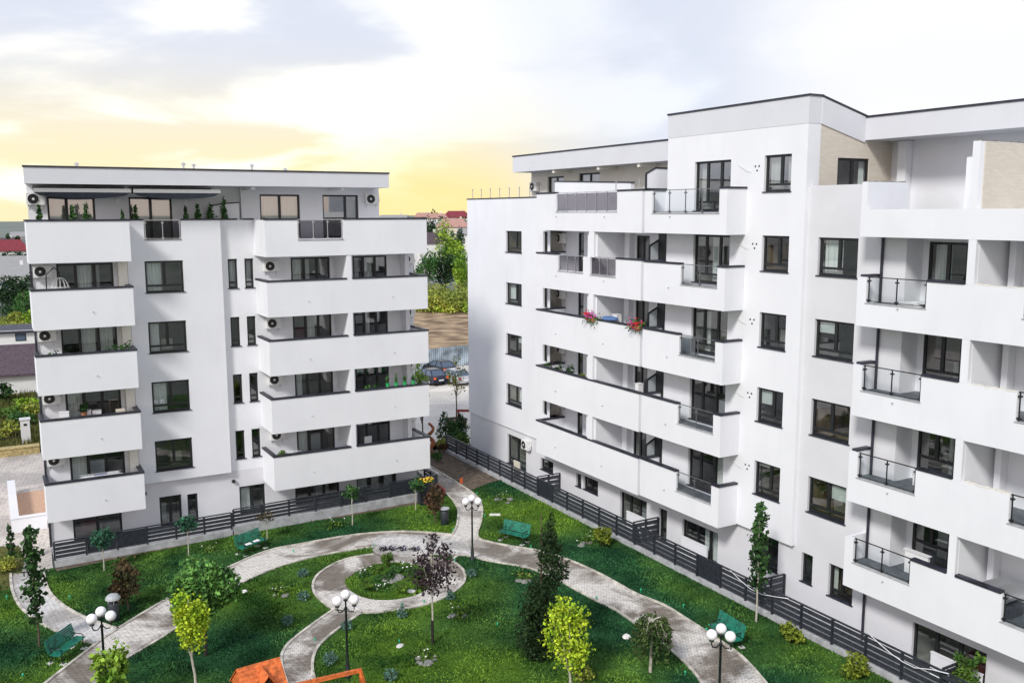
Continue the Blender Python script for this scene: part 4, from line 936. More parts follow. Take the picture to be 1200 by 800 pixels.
# ------------------------------------------------------------------ garden trees and shrubs
def topz(base, px_top):                             # height of a thing standing at base whose top is seen at that pixel row
    D = FOC/dist_px((base[0], base[1], 8.)); y = px_top
    q = ray(*[0, 0]);  # refine by search
    lo, hi = 0., 25.
    for _ in range(40):
        m = (lo+hi)/2; d = np.array([base[0], base[1], base[2]+m])-CAM; v = 400+FOC*float(d @ AX[1])/float(d @ AX[2])
        if v > y: lo = m
        else: hi = m
    return lo
def std(name, label, cat, bp, ytop, ycrown, wpx, leaf, n, size, trunkmat, tr, group=None, k=8, squash=1., cx=None, ncl=None, base_z=0., limbs=4, shell=.4):
    b = G(*bp, base_z); H = topz(b, ytop); hc_ = topz(b, ycrown); r = wpx/2/dist_px((b[0], b[1], H*.7)); c = (H+hc_)/2
    dx = 0.
    if cx is not None: dx = (cx-bp[0])/dist_px((b[0], b[1], c))
    rv = AX[0]*dx
    return tree(name, label, cat, b, max(hc_, .15), blob_clumps(rv[0], rv[1], c, r, r*squash, (H-hc_)/2, k), leaf, n, size, trunkmat, tr, group, limbs, shell, lean=(rv[0]*.8, rv[1]*.8))
BT = 'ball headed trees along the left block'
std('young_tree', 'small ball headed green tree with pale stem, leftmost along the left block\'s fence', 'tree', (122, 668), 616, 642, 29, 'leaf_bluegreen', 420, .17, 'trunk_pale', .03, BT)
std('young_tree', 'small ball headed green tree behind the big round shrub, before the left block\'s double window', 'tree', (221, 650), 603, 624, 27, 'leaf_bluegreen', 420, .17, 'trunk_pale', .03, BT)
std('young_tree', 'small ball headed green tree before the middle of the left block\'s right fence', 'tree', (413, 615), 567, 589, 20, 'leaf_mid', 320, .17, 'trunk_pale', .03, BT)
std('young_tree', 'small ball headed green tree beside the reddish shrub and the litter bin', 'tree', (487, 598), 558, 576, 22, 'leaf_mid', 320, .17, 'trunk_pale', .03, BT)
std('young_tree', 'bare brownish ball headed tree behind the bench with papers', 'tree', (313, 632), 595, 613, 26, 'leaf_brown', 190, .12, 'trunk_pale', .025, BT, 8, shell=.1)
def column_tree(name, label, bp, ytop, ybot, w, leaf, n, size, trunkmat, tr, group, bend=.12):
    b = G(*bp); H = topz(b, ytop); h0 = topz(b, ybot); cl = []; r = w/2/dist_px((b[0], b[1], H*.6))
    for i in range(11):
        f = i/10; z = h0+(H-h0)*f; rr = r*(.6+.55*math.sin(math.pi*(.15+.75*f)))*random.uniform(.75, 1.15)
        cl.append((random.uniform(-bend, bend), random.uniform(-bend, bend), z, rr, rr, (H-h0)/11))
    return tree(name, label, 'tree', b, h0, cl, leaf, n, size, trunkmat, tr, group, 5, .3)
column_tree('columnar_tree', 'thin columnar dark green tree by the pale branch path at the far left', (46, 757), 622, 722, 21, 'leaf_dark', 620, .24, 'trunk_brown', .04, 'columnar trees')
column_tree('columnar_tree', 'thin columnar dark green tree with bare stem before the right block\'s fence', (886, 728), 597, 685, 23, 'leaf_dark', 620, .24, 'trunk_pale', .04, 'columnar trees', .08)
std('shrub', 'loose shrub turning reddish brown left of the big round shrub', 'shrub', (150, 714), 647, 706, 46, 'leaf_brown', 900, .2, 'trunk_brown', .04, None, 9, shell=.2)
std('round_tree', 'big dense round green shrub tree with glossy leaves beside the main path', 'tree', (241, 768), 651, 724, 70, 'leaf_glossy', 9000, .175, 'trunk_dark', .07, None, 16, shell=.75)
std('lime_tree', 'lime yellow young tree in front of the big round shrub', 'tree', (230, 812), 690, 770, 44, 'leaf_lime', 2600, .14, 'trunk_pale', .05, 'lime yellow trees', 10, cx=226)
std('young_tree', 'light green young tree at the bottom edge beside the leftmost globe lamp', 'tree', (134, 842), 748, 812, 44, 'leaf_limegreen', 620, .22, 'trunk_pale', .04, None, 9, shell=.2)
std('shrub', 'reddish shrub beside the flat lidded litter bin', 'shrub', (510, 612), 566, 604, 29, 'leaf_red', 800, .17, 'trunk_brown', .04, None, 9, shell=.25)
b = G(507, 755); H = topz(b, 626)
tree('purple_tree', 'slim tree with dark purple leaves standing on the lawn beside the roundabout', 'tree', b, topz(b, 695), [(*(AX[0][:2]*dx), topz(b, y), r, r, rz_) for dx, y, r, rz_ in
     ((.0, 640, .42, .5), (-.35, 655, .45, .4), (.5, 652, .5, .42), (.1, 668, .8, .45), (-.35, 676, .7, .42), (.45, 676, .65, .4), (.0, 686, .75, .35), (.1, 630, .2, .3), (.55, 640, .25, .25))], 'leaf_purple', 1250, .14, 'trunk_pale', .04, None, 6, .25)
mb = MB(); mb.lathe((b[0], b[1], .0), [(.065, -.02), (.062, .95), (.05, 1.0)], 8); tag(mb.build('trunk_guard', 'trunk_dark'), 'black sleeve round the foot of the purple tree\'s trunk', 'trunk guard')
# spiral conifer
b = G(634, 772); PXM = dist_px((b[0], b[1], 2.2)); cl = []
for x, y, w_ in ((645, 603, 8), (644, 612, 13), (643, 622, 19), (641, 633, 26), (645, 645, 33), (649, 657, 35), (649, 669, 33), (641, 680, 33), (634, 691, 38), (630, 703, 43), (632, 715, 43), (633, 727, 44), (628, 739, 47), (627, 750, 47), (629, 760, 40)):
    o = AX[0]*((x-634)/PXM); r = w_/2/PXM; k = random.uniform(-.3, .3)*r; f_ = np.array([AX[2][0], AX[2][1], 0])
    cl.append((o[0]+f_[0]*k, o[1]+f_[1]*k, topz(b, y), r, r, r*.8)); cl.append((o[0]-f_[0]*k+random.uniform(-.4, .4)*r, o[1]-f_[1]*k+random.uniform(-.3, .3)*r, topz(b, y+3), r*.75, r*.75, r*.55))
tree('spiral_conifer', 'tall dark spiral clipped conifer standing over the right path', 'tree', b, .5, cl, 'leaf_conifer', 8000, .12, 'trunk_brown', .08, None, 3, .7)
std('lime_tree', 'bushy lime yellow tree in front of the tall spiral conifer', 'tree', (668, 806), 702, 786, 66, 'leaf_lime', 2600, .14, 'trunk_pale', .05, 'lime yellow trees', 13, cx=667, shell=.25)
# weeping tree
b = G(762, 787); H = topz(b, 722); h0 = topz(b, 768); PXM = dist_px((b[0], b[1], 1.5)); R_ = 23/PXM
t = thing('weeping_tree', 'small weeping tree with pale crooked stem inside the right path\'s bend', 'tree', b)
mb = MB(); mb.tube([b, (b[0]+.03, b[1], H*.5), (b[0]+.02, b[1], H*.96)], [.06, .05, .035], 7); P = []
for i in range(46):
    a = rng.uniform(0, 6.28); rr = R_*rng.uniform(.45, 1.05); zt_ = H-rng.uniform(.0, .18); L_ = rng.uniform(.45, 1.)*(H-h0)
    tip = (b[0]+rr*math.cos(a), b[1]+rr*math.sin(a)); pts = [(b[0], b[1], H*.93), (b[0]+rr*.6*math.cos(a), b[1]+rr*.6*math.sin(a), zt_), (*tip, zt_-L_*.4), (*tip, zt_-L_)]
    if i < 22: mb.tube(pts[:3], [.022, .014, .006], 5)
    for p_, q_ in zip(pts[1:], pts[2:]):
        for s in np.linspace(0, 1, 16): P.append(np.array(p_)*(1-s)+np.array(q_)*s+rng.normal(0, .05, 3)-np.array(b))
mb.build('trunk', 'trunk_pale', t); Vv, Ff = leaf_quads(np.array(P), .16); raw('crown', Vv, Ff, 'leaf_willow', t)
YB = 'yellow green shrubs along the right block'
bush('shrub', 'yellow green shrub on the lawn above the path, farthest from the camera', 'shrub', G(706, 640), .55, 1.0, 'leaf_yellowbush', 800, .15, YB)
bush('shrub', 'yellow green shrub near the fence, right of the slim columnar tree', 'shrub', G(926, 753), .5, .8, 'leaf_yellowbush', 800, .14, YB)
bush('shrub', 'larger yellow green shrub by the fence, rightmost on the lawn', 'shrub', G(1000, 794), .58, .95, 'leaf_yellowbush', 1000, .14, YB)
b = (27.75, 18.0, 0.); tree('shrub', 'leafy light green shrub rising behind the fence in the bottom right corner', 'shrub', b, .5, blob_clumps(0, 0, 1.0, .55, .55, .6, 7)+[(.1, -.35, 1.7, .2, .2, .25), (-.1, .2, 1.6, .2, .2, .2)], 'leaf_fresh', 900, .17, 'trunk_brown', .03, None, 6, .3)
b = G(14, 661); tree('small_conifer', 'tiny dark upright conifer on the dry grass at the left edge', 'tree', b, .4, [(0, 0, .5, .22, .22, .3), (0, .05, .9, .2, .2, .25), (.03, 0, 1.35, .17, .17, .3), (0, 0, 1.75, .12, .12, .25)], 'leaf_dark', 300, .17, 'trunk_brown', .03)
bush('shrub', 'low yellowish shrub on the dry grass before the tiny conifer', 'shrub', G(5, 668), .8, .8, 'leaf_scrub', 500, .16)
BS = 'dwarf blue spruces on the lawn'
for p, r, h, l in (((355, 675), .42, .55, 'dwarf blue spruce ball on the left lawn, nearest the main path'), ((355, 703), .42, .6, 'dwarf blue spruce ball on the left lawn beside the roundabout\'s left side'), ((337, 732), .42, .6, 'dwarf blue spruce ball on the left lawn above the orange roof'),
                   ((387, 778), .48, .7, 'dwarf blue spruce between the stem path and the swing beam lamp'), ((458, 797), .42, .65, 'dwarf blue spruce ball at the bottom edge of the middle lawn'), ((471, 723), .4, .85, 'small conical blue spruce below the flower bed'),
                   ((528, 702), .36, .7, 'small conical blue spruce right of the purple tree\'s stem'), ((552, 676), .38, .6, 'dwarf blue spruce ball at the foot of the gate path lamp'), ((406, 738), .4, .65, 'dwarf blue spruce half hidden behind the middle globe lamp\'s pole')):
    r, h = r*.62, h*.66; b = G(*p); cone = h > .45 and r < .26
    cl = [(0, 0, h*.5, r, r, h*.5)] if not cone else [(0, 0, h*.25, r, r, h*.25), (0, 0, h*.55, r*.65, r*.65, h*.25), (0, 0, h*.88, r*.3, r*.3, h*.22)]
    tree('dwarf_spruce', l, 'shrub', b, .12, cl, 'leaf_bluespruce', 300, .085, 'trunk_brown', .03, BS, 1, .6)
# flower bed in the roundabout
bc = np.mean(ring_in, 0); FB = 'plants of the roundabout flower bed'
mound = MB(); n = 28; V = [(bc[0], bc[1], .45)]
for rr, z in ((.35, .36), (.6, .16), (.8, .02)):
    for k in range(n): q = ring_in[int(k*len(ring_in)/n)]; V.append((bc[0]+(q[0]-bc[0])*rr, bc[1]+(q[1]-bc[1])*rr, z))
F_ = [(0, 1+k, 1+(k+1) % n) for k in range(n)]
for i in range(2): F_ += [(1+i*n+k, 1+(i+1)*n+k, 1+(i+1)*n+(k+1) % n, 1+i*n+(k+1) % n) for k in range(n)]
setting(mound.add(V, F_).build('flower_bed_mound', 'lawn', None, True))
setting(sheet('flower_bed_lawn', ring_in, .006, 'lawn'))
blades('mound_grass', 'grass_blade', 14000, (bc[0]-4, bc[0]+4, bc[1]-4, bc[1]+4), [[(bc[0]+(q[0]-bc[0])*.7, bc[1]+(q[1]-bc[1])*.7) for q in ring_in]], [], .12, .12)
def bedp(x, y, z=.3): return G(x, y, z)
for p, r, h, m, l in (((455, 664), .55, 1.0, 'leaf_fresh', 'upright fresh green shrub at the back of the roundabout flower bed'), ((440, 671), .6, .55, 'leaf_fresh', 'spreading bright green shrub left of centre in the flower bed'), ((463, 672), .5, .5, 'leaf_mid', 'spreading green shrub right of centre in the flower bed'),
                      ((444, 680), .32, .35, 'leaf_mid', 'small clipped green ball in the middle of the flower bed'), ((457, 678), .5, .4, 'leaf_dark', 'dark low shrub behind the rocks of the flower bed'), ((430, 686), .55, .25, 'leaf_yellowbush', 'low yellowish plant at the left of the flower bed'), ((470, 689), .6, .25, 'leaf_yellowbush', 'low yellowish plant at the front right of the flower bed')):
    bush('shrub', l, 'shrub', bedp(*p), r*.72, h*.72, m if m != 'leaf_yellowbush' else 'leaf_fresh', 420, .12, FB, 5)
def flowers(name, label, p, r, h, m, n, group=None, leaf='leaf_mid', z=0., sz=.1, num=20):
    b = G(*p, z); t = thing(name, label, 'flowers', b, group)
    V, F4 = leaf_quads(np.stack([rng.normal(0, r*.5, n), rng.normal(0, r*.5, n), rng.uniform(.03, h, n)], 1), .13); raw('foliage', V, F4, leaf, t)
    mb = MB()
    for i in range(num): mb.ball((b[0]+random.gauss(0, r*.5), b[1]+random.gauss(0, r*.5), b[2]+h+random.uniform(-.08, .08)), sz*random.uniform(.3, .6), (1, 1, .6), 6, 4)
    mb.build('blossom', m, t); return t
flowers('flower_clump', 'white roses at the left side of the flower bed', (428, 677), .4, .4, 'flower_white', 160, FB, z=.15, num=11, sz=.085); flowers('flower_clump', 'white flowers at the front of the flower bed', (449, 691), .4, .3, 'flower_white', 120, FB, z=.1, num=10, sz=.085)
flowers('flower_clump', 'pinkish white roses at the right side of the flower bed', (480, 672), .5, .45, 'flower_white', 160, FB, z=.15, num=11, sz=.085)
flowers('flower_clump', 'pale flowers behind the purple tree on the flower bed\'s right edge', (497, 686), .4, .4, 'flower_white', 140, FB, 'leaf_red', num=9, sz=.085)
def rock_group(label, pts, group=None):
    b = G(*pts[0][:2]); t = thing('rock', label, 'rocks', b, group); mb = MB()
    for x, y, r in pts: q = G(x, y); mb.ball((q[0], q[1], r*.3), r, (1.1, .9, .6), 8, 6, .18)
    return mb.build('stone', 'rock', t)
def rock(label, x, y, r, m='rock', group=None, flat=.55, z=0):
    q = G(x, y, z); o = MB().ball((0, 0, r*flat*.3), r, (1.15, .85, flat), 9, 6, .16).build('rock', m); o.location = q; o.rotation_euler = (0, 0, random.uniform(0, 6)); return tag(o, label, 'rock', group)
rock('dark boulder left of centre among the flower bed plants', 452, 681, .35, z=.2); rock('dark boulder at the centre of the flower bed beside the white flowers', 459, 682, .3, z=.2); rock('pale boulder right of centre in the flower bed', 466, 679, .35, z=.2)
rock('white flat stone on the flower bed\'s front right edge', 482, 693, .18, 'stone_white', None, .4)
rock('white flat stone on the right lawn left of the weeping tree', 734, 746, .2, 'stone_white', None, .35)
rock('white flat stone on the middle lawn left of the purple tree', 469, 757, .16, 'stone_white', None, .35); rock('white flat stone on the left lawn below the bench', 287, 693, .16, 'stone_white', None, .35)
t_ = MB(); q = np.array(G(580, 603)); t_.box((-.3, -.15, -.02), (.3, .15, .03)); o = t_.build('stone_slab', 'stone_white'); o.location = tuple(q); o.rotation_euler = (0, 0, -.5); tag(o, 'white stone slab on the lawn behind the bench right of the gate path', 'slab')
# little rockeries
def rockery(label, px, py, n, spread, fl):
    for i in range(n):
        rock(f'grey stone of the rockery {label}', px+random.uniform(-spread, spread), py+random.uniform(-spread*.35, spread*.35), random.uniform(.07, .19), 'rock', f'stones of the rockery {label}')
    flowers('flower_clump', f'pale flowers in the rockery {label}', (px, py-3), .5, .3, fl, 150, None, 'leaf_fresh', 0, .07, 4)
for a in (('on the left lawn near the dwarf spruces', 324, 697, 3, 14, 'flower_white'), ('at the bottom of the middle lawn below the purple tree', 496, 774, 7, 17, 'flower_white'), ('on the lawn right of the purple tree', 537, 722, 4, 12, 'flower_white'),
          ('on the lawn left of the spiral conifer', 613, 680, 4, 8, 'ochre'), ('behind the spiral conifer towards the fence', 688, 638, 6, 9, 'flower_white'), ('on the lawn above the bench by the gate path', 590, 588, 5, 9, 'flower_white')): rockery(*a)
flowers('flower_clump', 'low flowering plant on the lawn under the left block\'s fence step', (246, 646), .5, .3, 'flower_white', 160, None, 'leaf_fresh', num=6, sz=.07)
flowers('flower_clump', 'low bright green plant on the lawn between two ball headed trees', (392, 617), .5, .35, 'flower_white', 160, None, 'leaf_fresh', num=4)
bush('shrub', 'pale flowering shrub at the foot of the bushy lime tree', 'shrub', G(682, 800), .45, .7, 'leaf_scrub', 300, .14)
for i, (x, l) in enumerate(((449, 'leftmost'), (460, 'second'), (471, 'third'), (486, 'rightmost'))):
    flowers('flower_clump', f'{l} of the four small grey violet flower clumps edging the pale path', (x, 645), .22, .2, 'flower_violet', 60, 'flower clumps edging the pale path', 'leaf_purple', 0, .07, 6)
for p in ((82, 702), (27, 794), (8, 702), (344, 648), (438, 640), (369, 752), (471, 711), (497, 707), (533, 659), (531, 623), (568, 606), (559, 580), (622, 643), (699, 703), (583, 734), (801, 712), (828, 740), (803, 791), (751, 694), (468, 754)):
    b = G(*p); mb = MB(); mb.lathe((0, 0, 0), [(.02, -.02), (.02, .14), (.05, .15), (.06, .22), (.03, .26)], 8); o = mb.build('sprinkler', 'sprinkler_green'); o.location = b; o.scale = (.7, .7, .7)
    tag(o, 'small green sprinkler head standing in the lawn', 'sprinkler', 'sprinkler heads in the lawn')

# ------------------------------------------------------------------ things on the balconies
def on_y(Y, x, y): q = ray(x, y); p = CAM+q*(Y/q[1]); return float(p[0]), float(p[2])
def on_x(X, x, y): q = ray(x, y); p = CAM+q*(X/q[0]); return float(p[1]), float(p[2])
def potted_conifer(label, x, ytop, w, Y=48.75, group='potted conifers on the left block\'s roof terrace', zf=15.1):
    X, zt = on_y(Y, x, ytop); b = (X, Y, zf); t = thing('potted_conifer', label, 'potted plant', b, group)
    MB().lathe(b, [(.14, 0), (.2, .5), (.21, .52), (.18, .5)], 12).build('pot', 'terracotta', t)
    h = zt-zf-.5; r = w/2/24.*1.5; P = clump_points([(0, 0, .5+h*.2, r, r, h*.25), (0, 0, .5+h*.5, r*.75, r*.75, h*.28), (0, 0, .5+h*.82, r*.4, r*.4, h*.2)], 420, .3)
    V, F4 = leaf_quads(P, .15); raw('foliage', V, F4, 'leaf_mid', t)
for x, y, w, l in ((45, 239, 7, 'potted conifer under the air conditioner at the left end of the roof terrace'), (84, 239, 9, 'potted conifer before the first terrace door\'s middle'), (100, 236, 8, 'taller potted conifer before the first terrace door\'s right edge'), (143, 247, 5, 'tiny potted conifer between the two terrace doors'),
                   (158, 239, 7, 'potted conifer before the left edge of the second terrace door'), (217, 242, 6, 'narrow potted conifer just right of the second terrace door'), (231, 238, 8, 'potted conifer standing alone before the bare terrace wall'), (246, 239, 12, 'broad potted conifer at the left of the close pair near the terrace divider'), (262, 231, 8, 'tallest potted conifer, next to the terrace divider')):
    potted_conifer(l, x, y, w, Y=48.75 if x < 150 else 50.35)
def leafy_pot(label, X, Y, zf, h, r, leaf, n=160, pot='terracotta', group=None, ph=.3, sz=.14):
    t = thing('potted_plant', label, 'potted plant', (X, Y, zf), group); MB().lathe((X, Y, zf), [(.1, 0), (.14, ph), (.15, ph+.02)], 10).build('pot', pot, t)
    V, F4 = leaf_quads(clump_points([(0, 0, ph+h*.4, r, r, h*.45), (r*.4, 0, ph+h*.75, r*.5, r*.5, h*.3), (-r*.4, .05, ph+h*.6, r*.5, r*.5, h*.3)], n, .2), sz); raw('foliage', V, F4, leaf, t)
PB = 'plants on the left block\'s second balcony'
for x, h, r, l in ((62, .75, .3, 'leafy potted plant under the air conditioner on the second balcony of the left block'), (76, .6, .35, 'low spreading potted plant left of the curtain on the left block\'s second balcony'), (92, .5, .3, 'low potted plant in the middle of the left block\'s second balcony'), (131, .8, .35, 'bushy potted plant at the curtain of the left block\'s second balcony'), (146, 1.0, .35, 'tallest potted plant at the right end of the left block\'s second balcony')):
    leafy_pot(l, on_y(48.75, x, 410)[0], 48.75, 8.8, h, r, 'leaf_mid', group=PB, ph=.55)
PC = 'plants along the left block\'s upper right balcony rail'
for i, (x, k, h, m, l) in enumerate(((430, 2, .5, 'leaf_mid', 'low leafy plant left of the four green pots on the left block'), (441, 2, .6, 'leaf_dark', 'darker leafy plant just left of the four green pots on the left block'), (492, 2, .9, 'leaf_fresh', 'tall light green plant right of the four green pots'), (327, 3, .5, 'leaf_fresh', 'small plant under the lowest air conditioner beside the slim windows'))):
    leafy_pot(l, on_y(48.25, x, 440)[0], 48.25, 11.9-ST*k+.03, h, .22, m, group=PC, ph=.75)
# hanging chair
X = on_y(49.2, 70, 330)[0]; t = thing('hanging_chair', 'white wicker egg shaped hanging chair on the left block\'s top balcony', 'hanging chair', (X, 49.2, 11.9)); mb = MB()
for a in np.linspace(0, math.pi, 7): mb.tube([(X+.42*math.sin(p_)*math.cos(a), 49.2+.42*math.sin(p_)*math.sin(a), 12.85+.62*math.cos(p_)) for p_ in np.linspace(.05, 2*math.pi-.05, 22)], .014, 4)
for z, r in ((12.5, .36), (12.7, .41), (13.0, .41)): mb.tube([(X+r*math.cos(a), 49.2+r*math.sin(a), z) for a in np.linspace(0, 6.28, 18)], .012, 4)
mb.build('basket', 'ac_white', t); mb = MB(); mb.tube([(X, 49.2, 13.47), (X, 49.2, 13.75), (X-.2, 49.4, 13.95), (X-.55, 49.55, 13.6), (X-.6, 49.6, 12.0)], .03, 6); mb.build('stand', 'black', t); MB().ball((X, 49.2, 12.5), .3, (1, 1, .4)).build('cushion', 'cloth_white', t)
# third balcony: table with white chairs and boxes
X = on_y(49.2, 100, 480)[0]; t = thing('garden_table', 'dark table on the cluttered third balcony of the left block', 'table', (X, 49.2, 5.75)); MB().box((X-.55, 48.9, 6.5), (X+.55, 49.5, 6.55)).build('tabletop', 'wood_red', t)
for dx in (-.5, .5):
    for dy in (-.25, .25): MB().bar((X+dx, 49.2+dy, 5.75), (X+dx, 49.2+dy, 6.5), .05).build('leg', 'black', t)
for i, (x, c, l) in enumerate(((66, 'house_cream', 'cream box on the left of the left block\'s third balcony'), (75, 'cloth_white', 'tall white box left of the table on the third balcony'), (102, 'plate_white', 'white box on the table of the left block\'s third balcony'), (114, 'cloth_white', 'smaller white box at the right of the balcony table'), (141, 'house_cream', 'pale box at the right end of the left block\'s third balcony'))):
    X = on_y(48.85, x, 482)[0]; zf = 6.55 if i in (2, 3) else 5.75; h = [.95, 1.25, .35, .3, 1.1][i]; y = 49.2 if i in (2, 3) else 48.8
    mb = MB(); mb.box((X-.2, y-.15, zf), (X+.2, y+.15, zf+h)); mb.box((X-.21, y-.16, zf+h), (X+.21, y+.16, zf+h+.03)); tag(mb.build('storage_box', c), l, 'box', 'boxes on the left block\'s third balcony')
leafy_pot('green plant among the boxes on the third balcony of the left block', on_y(49., 98, 475)[0], 49.0, 6.55, .5, .25, 'leaf_dark')
def drying_rack(label, X, Y, zf, w=1.6, cloths=('cloth_white', 'cloth_blue', 'cloth_white')):
    t = thing('drying_rack', label, 'drying rack', (X, Y, zf)); mb = MB()
    for y in (-.28, .28): mb.tube([(X-w/2, Y+y, zf+1.05), (X+w/2, Y+y, zf+1.05)], .014, 5)
    for s in (-1, 1): mb.tube([(X+s*w*.4, Y-.3, zf), (X+s*w*.25, Y+.28, zf+1.05)], .014, 5); mb.tube([(X+s*w*.4, Y+.3, zf), (X+s*w*.25, Y-.28, zf+1.05)], .014, 5)
    for k in range(7): mb.tube([(X-w/2+.1, Y-.28+k*.093, zf+1.05), (X+w/2-.1, Y-.28+k*.093, zf+1.05)], .006, 4)
    mb.build('frame', 'ac_white', t)
    for i, c in enumerate(cloths):
        x0 = X-w*.42+i*w*.29; y = Y-.25+i*.2; n = 8; V = []
        for k in range(n+1):
            for z in (1.09, .55+.1*(i % 2)): V.append((x0+k*w*.26/n, y+.03*math.sin(k*1.4)*(1 if z < 1 else .2), zf+z))
        MB().add(V, [(2*k, 2*k+1, 2*k+3, 2*k+2) for k in range(n)]).build('laundry', c, t, True)
drying_rack('drying rack with white laundry on the lowest balcony of the left block', on_y(48.9, 118, 555)[0], 48.95, 2.62, 2.0)
drying_rack('white drying rack on the lowest middle balcony of the left block', on_y(48.6, 339, 528)[0], 48.55, 2.66, 1.1, ('cloth_white', 'cloth_white'))
for i, (x, l) in enumerate(((454, 'leftmost of the four green pots on the left block\'s third right balcony'), (464, 'second of the four green pots on the left block\'s balcony'), (474, 'third of the four green pots on the left block\'s balcony'), (484, 'rightmost of the four green pots on the left block\'s balcony'))):
    X = on_y(47.9, x, 447)[0]; t = thing('potted_plant', l, 'potted plant', (X, 47.88, 6.82), 'green pots on the balcony edge'); MB().lathe((X, 47.88, 6.82), [(.08, 0), (.11, .2), (.12, .22)], 10).build('pot', 'green_pot', t)
    V, F4 = leaf_quads(clump_points([(0, 0, .38, .1, .1, .2), (0, 0, .6 if i < 2 else .45, .06, .06, .2)], 70, .1), .12); raw('foliage', V, F4, 'leaf_mid', t)
def stool(label, X, Y, zf, m='cloth_white'):
    t = thing('balcony_chair', label, 'chair', (X, Y, zf)); MB().box((X-.22, Y-.22, zf+.42), (X+.22, Y+.22, zf+.47)).build('seat', m, t); MB().box((X-.22, Y+.19, zf+.5), (X+.22, Y+.23, zf+1.15)).build('backrest', m, t)
    for dx in (-.19, .19):
        for dy in (-.19, .19): MB().bar((X+dx, Y+dy, zf), (X+dx, Y+dy, zf+.42), .04).build('leg', m, t)
stool('white chair behind the lowest right balcony of the left block', on_y(49., 433, 520)[0], 49.0, 2.66)
# right block
def flower_box(label, px, py, m, m2, X=27.6):
    Y, z = on_x(X, px, py); t = thing('flower_box', label, 'flower box', (X, Y, z-.1), 'flower boxes of the right block'); MB().box((X-.1, Y-.35, z-.12), (X+.1, Y+.35, z+.05)).build('trough', 'terracotta', t)
    V, F4 = leaf_quads(np.stack([rng.normal(0, .13, 200), rng.normal(0, .3, 200), rng.normal(.1, .16, 200)], 1), .13); raw('foliage', V, F4, 'leaf_mid', t)
    for mm, s in ((m, -1), (m2, 1)):
        mb = MB()
        for i in range(24): mb.ball((X+random.gauss(-.05, .12), Y-s*.18+random.gauss(0, .14), z+.16+random.gauss(0, .14)), random.uniform(.035, .065), (1, 1, .7), 6, 4)
        mb.build('blossom', mm, t)
flower_box('flower box with red and pink blossoms on the middle of the right block\'s parapet', 692, 373, 'flower_red', 'flower_pink'); flower_box('flower box with pink and red blossoms at the near end of the right block\'s parapet', 745, 382, 'flower_pink', 'flower_red')
Y, z = on_x(28.1, 715, 372); drying = thing('laundry_basket', 'blue cloth draped basket behind the red flowers of the right block', 'basket', (28.1, Y, 9.85)); MB().lathe((28.1, Y, 9.85), [(.25, 0), (.33, 1.05), (.34, 1.1)], 12).build('basket', 'steel', drying); MB().ball((28.1, Y, 11.0), .4, (1, 1.4, .35), 10, 6, .1).build('cloth', 'cloth_blue', drying)
Y, z = on_x(28.4, 722, 372); mb = MB(); mb.box((28.3, Y-.2, 9.86), (28.6, Y+.2, 11.2)); mb.box((28.28, Y-.22, 11.2), (28.62, Y+.22, 11.24)); mb.bar((28.29, Y, 9.95), (28.29, Y, 11.15), .012); tag(mb.build('cabinet', 'ac_white'), 'white cabinet in the loggia between the two flower boxes', 'cabinet')
for i, (x, h, l) in enumerate(((641, .5, 'leftmost low potted plant in the loggia below the red flowers'), (655, .55, 'second potted plant in the loggia below the red flowers'), (668, .75, 'bushy potted plant on the dark stand below the red flowers'), (681, .4, 'yellowish potted plant by the pier below the red flowers'))):
    Y, z = on_x(28.15, x, 432); leafy_pot(l, 28.15, Y, 6.56, h, .3, 'leaf_yellowbush' if i == 3 else 'leaf_dark', 160, group='plants in the loggia below the red flowers', ph=.75)
Y, z = on_x(28.3, 748, 455); mb = MB(); mb.box((28.2, Y-.15, 6.56), (28.5, Y+.15, 7.9)); mb.box((28.18, Y-.17, 7.9), (28.52, Y+.17, 7.93)); tag(mb.build('cabinet', 'plate_white'), 'narrow white cabinet at the near end of the loggia below the red flowers', 'cabinet')
Y, z = on_x(28.15, 803, 405); t = thing('plastic_crate', 'pale blue panel box behind the glass railing of the second stack\'s middle balcony', 'box', (28.2, 33.1, 9.9)); MB().box((28.05, 32.7, 9.9), (28.3, 33.4, 10.75)).build('body', 'steel', t); MB().box((28.04, 32.78, 9.98), (28.045, 33.32, 10.67)).build('panel', 'rail_glass', t)
t = thing('fan_crate', 'two grey round drums in the lowest near loggia of the right block', 'drums', (28.6, 17.6, 3.35)); mb = MB()
for dy in (0, .55): mb.tube([(28.15, 17.2+dy, 4.05), (29.0, 17.2+dy, 4.05)], .28, 16)
mb.build('drum', 'steel', t); mb = MB(); mb.box((28.2, 16.9, 3.34), (28.95, 18.05, 3.75)); mb.build('pallet', 'fence_light', t)
mb = MB(); mb.prism([(28.75, 20.3, 6.66), (28.75, 21.2, 6.66), (28.75, 21.2, 7.1), (28.75, 20.3, 7.1)], (.25, 0, 0)); mb.box((28.7, 20.25, 7.1), (29.05, 21.25, 7.14)); tag(mb.build('storage_box', 'plate_white'), 'white box under the window of the second lowest near balcony', 'box')
mb = MB(); mb.box((28.7, 20.35, 3.35), (28.82, 21.3, 4.2)); mb.box((28.66, 20.3, 4.2), (28.86, 21.35, 4.23)); tag(mb.build('board', 'plate_white'), 'white board leaning under the window of the lowest near balcony', 'board')
mb = MB(); mb.prism([(28.0, 21.0, 13.2), (28.5, 20.5, 13.2), (28.9, 21.6, 13.2), (28.3, 21.9, 13.2)], (0, 0, .12)); mb.prism([(28.05, 20.55, 13.33), (28.4, 20.5, 13.33), (28.45, 21.2, 13.33), (28.1, 21.25, 13.33)], (0, 0, .05)); tag(mb.build('insulation_boards', 'plate_white'), 'white insulation boards lying on the top near balcony', 'boards')
